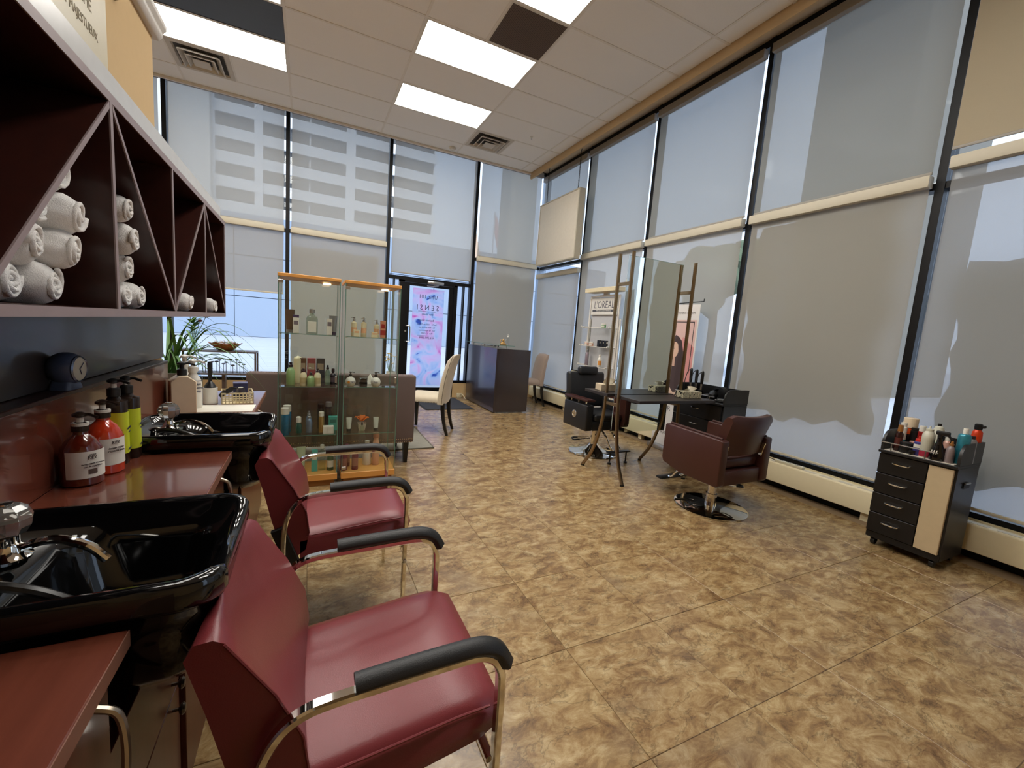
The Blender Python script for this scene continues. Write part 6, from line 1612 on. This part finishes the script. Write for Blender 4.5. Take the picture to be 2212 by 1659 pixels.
# ------------------------------------------------------------------ product rack, banner, certificate
def product_rack():
    x = 3.99; yc = 5.14; hw = .34
    t = thing('product_rack', 'white wire product rack with black brand header', 'rack', (x, yc, 0))
    mw = P('rack_white', S(226, 222, 214), .4)
    for s in (-1, 1):
        bm = B(); pts = smooth_path([(-.02, s * hw, .02), (-.02, s * hw, .8), (-.02, s * hw, 1.86), (-.02, s * (hw - .02), 1.93), (-.02, s * (hw - .07), 1.955), (-.02, 0, 1.957)], 5)
        tube(bm, pts, .014, 10); finish('frame_tube', bm, mw, t)
        bm = B(); bx(bm, .0, .012, s * hw - .035, s * hw + .035, .02, 1.62); finish('side_rail', bm, mw, t)
    bm = B(); bx(bm, .0, .012, -hw + .02, hw - .02, .02, 1.94); finish('back_sheet', bm, P('rack_back', S(196, 196, 198), .5), t)
    bm = B(); bx(bm, -.03, -.014, -hw + .03, hw - .03, 1.68, 1.93, .004, 1); hd = finish('header', bm, mw, t)
    text("L'OREAL", .155, P('header_ink', S(92, 92, 98), .5), hd, (-.0306, .0, 1.825), RX_W, sx=.82)
    bm = B(); bx(bm, -.0312, -.0302, -.27, .27, 1.725, 1.758); hb = finish('header_bar', bm, P('header_bar', S(80, 80, 86), .5), hd)
    text('PROFESSIONNEL', .034, M_whitep, hb, (-.0318, .0, 1.741), RX_W, sx=1.2, space=1.2)
    bm = B(); bx(bm, -.14, .05, -.40, .36, 2.01, 2.07, .004, 1); finish('canopy', bm, P('canopy_cream', S(226, 212, 178), .5), t)
    bm = B(); bx(bm, -.02, .02, -.05, .05, 1.96, 2.01); finish('canopy_post', bm, mw, t)
    for z in (1.48, 1.20, .90, .62, .35):
        bm = B(); bx(bm, -.15, 0, -hw + .01, hw - .01, z - .004, z); s_ = finish('shelf', bm, GL('acrylic', (.92, .94, .94, 1)), t)
        bm = B(); tube(bm, [(-.155, -hw, z), (-.155, hw, z)], .0045, 7); finish('wire', bm, mw, s_)
        for s in (-1, 1):
            bm = B(); tube(bm, [(-.012, s * hw, z + .004), (-.10, s * hw, z + .004), (-.17, s * hw, z + .012)], .011, 8); finish('arm', bm, mw, s_)
    def pr(name, label, y, z, r, h, m, cm, cat='jar'):
        bottle(name, label, cat, (x - .09, yc + y, z + .0005), [(r * .95, 0), (r, .004), (r, h)], m, cap=[(r * 1.02, h), (r * 1.02, h + .02), (r * .9, h + .022)], capm=cm, lab=(h * .25, h * .8), labm=M_paper, face=PI)
    pr('cream_jar', 'green jar on the upper wire shelf of the rack', -.12, 1.48, .034, .045, Gm('jar_green', S(70, 158, 84)), M_whitep)
    pr('cream_jar', 'peach jar at the left of the second rack shelf', .26, 1.20, .034, .045, Gm('jar_peach', S(226, 168, 142)), M_whitep)
    pr('cream_jar', 'peach jar second from left on the rack shelf', .14, 1.20, .034, .045, Gm('jar_peach', S(226, 168, 142)), M_whitep)
    for k, y in enumerate((-.05, -.13, -.21)):
        box_item('black_box', 'black and white box, %s of three on the rack' % ('leftmost', 'middle', 'rightmost')[k], 'box', (x - .09, yc + y, 1.2005), (.035, .055, .10), M_blackp, 0, M_paper, 'black boxes on the rack')
    can('mousse_can', 'tall grey lilac can standing on the third rack shelf', (x - .09, yc + .22, .9005), .028, .20, Gm('lilac_can', S(150, 136, 146), .25, metal=.3), m_sil, .04, .014)
    round_bottle('tonic_bottle', 'tall white and orange bottle on the third rack shelf', (x - .09, yc - .10, .9005), .03, .16, M_whitep, M_whitep, labm=Gm('orange_label', S(222, 150, 72)))
    can('black_can', 'black can on the fourth rack shelf behind the barber chair', (x - .09, yc + .28, .6205), .022, .14, M_blackp, M_blackp, .03)
    for k, (y, c) in enumerate(((.12, S(176, 150, 170)), (.06, S(206, 130, 104)))):
        flip_tube('cosmetic_tube', ('lilac' if k == 0 else 'coral') + ' small tube on the fourth rack shelf', (x - .09, yc + y, .6205), .022, .15, Gm('tube_%d' % k, c), M_whitep)
product_rack()
def banner():
    x, y0, y1 = 4.03, 3.45, 3.98
    t = thing('banner_stand', 'pull up banner showing a long haired woman on pink', 'banner', (x, (y0 + y1) / 2, 0))
    w = (y1 - y0) / 2
    bm = B(); bx(bm, -.06, .03, -w, w, .0, .06, .01); finish('base', bm, M_steel, t)
    bm = B(); bx(bm, 0, .002, -w + .01, w - .01, .06, 1.80); sh = finish('sheet', bm, P('banner_white', S(226, 222, 218), .5, noise=.01), t)
    bm = B(); tube(bm, [(-.002, -w - .03, 1.83), (-.002, w, 1.81)], .006, 8); tube(bm, [(-.002, -w - .03, 1.83), (-.002, -w - .03, 1.86)], .005, 8); finish('top_bar', bm, M_blackp, t)
    bm = B(); tube(bm, [(.012, 0, .06), (.012, 0, 1.82)], .008, 8); finish('pole', bm, M_steel, t)
    # flat print, layered
    def pr(name, pts, d, col, rough=.5):
        bm = B(); prism(bm, pts, 'x', -.0004 - d * .0004, -.0001 - d * .0004); finish(name, bm, P('print_' + name, col, rough, noise=.02), sh, smooth=False)
    pr('pink_ground', [(-w + .03, .62), (w - .03, .62), (w - .03, 1.62), (-w + .03, 1.62)], 1, S(222, 186, 178))
    pr('coral_wash', [(-w + .03, .85), (-.05, .9), (.0, 1.25), (-.06, 1.42), (-w + .03, 1.30)], 2, S(218, 150, 146))
    b = .010
    for (ya, yb, za, zb) in ((-w + .06, w - .06, 1.59, 1.59 + b), (-w + .06, -w + .06 + b, 1.0, 1.59), (w - .06 - b, w - .06, .75, 1.59), (-w + .06, w - .06, .64, .64 + b)): pr('frame_line', [(ya, za), (yb, za), (yb, zb), (ya, zb)], 3, S(40, 34, 34))
    pr('shoulder', [(-.17, .64), (.20, .64), (.19, .92), (.12, 1.06), (.04, 1.10), (-.05, 1.08), (-.13, .95)], 4, S(218, 190, 170))
    oval = [(.045 + .062 * math.cos(a), 1.26 + .095 * math.sin(a)) for a in [2 * PI * q / 20 for q in range(20)]]
    pr('face', oval, 6, S(226, 188, 164))
    pr('neck', [(.02, 1.06), (.075, 1.06), (.07, 1.2), (.025, 1.2)], 5, S(212, 172, 150))
    pr('hair_back', [(.10, 1.40), (.125, 1.30), (.13, 1.1), (.11, .9), (.06, .8), (.0, .74), (-.07, .76), (-.11, .9), (-.10, 1.1), (-.06, 1.3), (-.02, 1.40), (.04, 1.44)], 4.5, S(74, 58, 58))
    pr('hair_front', [(.06, 1.385), (.0, 1.34), (-.022, 1.22), (-.015, 1.05), (.0, .92), (-.02, .78), (-.09, .80), (-.12, 1.0), (-.09, 1.24), (-.05, 1.37), (.0, 1.42)], 7, S(66, 50, 50))
    pr('eye', [(.045, 1.275), (.075, 1.27), (.06, 1.282)], 8, S(50, 38, 36))
    pr('lips', [(.055, 1.205), (.085, 1.205), (.07, 1.215)], 8, S(176, 92, 88))
    mi = P('banner_ink', S(120, 112, 108), .6)
    text('STRAIGHTENING SYSTEM', .036, mi, sh, (-.0016, .0, 1.70), RX_W, sx=.95)
    text('OR', .09, P('header_ink', S(92, 92, 98), .5), sh, (-.0016, .07, .53), RX_W, space=1.2)
    text('SMOOTHING', .06, mi, sh, (-.0016, .0, .22), RX_W)
banner()
def certificate():
    t = thing('framed_certificate', 'black framed certificate leaning against the window above the heater', 'picture', (4.062, 5.94, .2645), 0)
    t.rotation_euler = (0, .14, 0)
    bm = B(); bx(bm, -.004, .004, -.15, .15, .01, .49); s_ = finish('sheet', bm, P('certificate_paper', S(206, 206, 180), .4), t)
    bm = B()
    for (a, b, c, d) in ((-.16, .16, 0, .014), (-.16, .16, .486, .50), (-.16, -.146, .014, .486), (.146, .16, .014, .486)): bx(bm, -.010, .008, a, b, c, d)
    finish('frame', bm, M_blackp, t)
    bm = B(); bx(bm, -.0052, -.0042, -.13, .13, .20, .27); finish('blue_seal_band', bm, P('seal_blue', S(150, 176, 176), .5), s_)
    mi = P('banner_ink', S(120, 112, 108), .6)
    for z, sz, tx in ((.42, .03, 'CERTIFICATE'), (.36, .02, 'of completion'), (.14, .02, 'hair styling'), (.07, .026, 'AWARD')): text(tx, sz, mi, s_, (-.0056, 0, z), RX_W)
certificate()
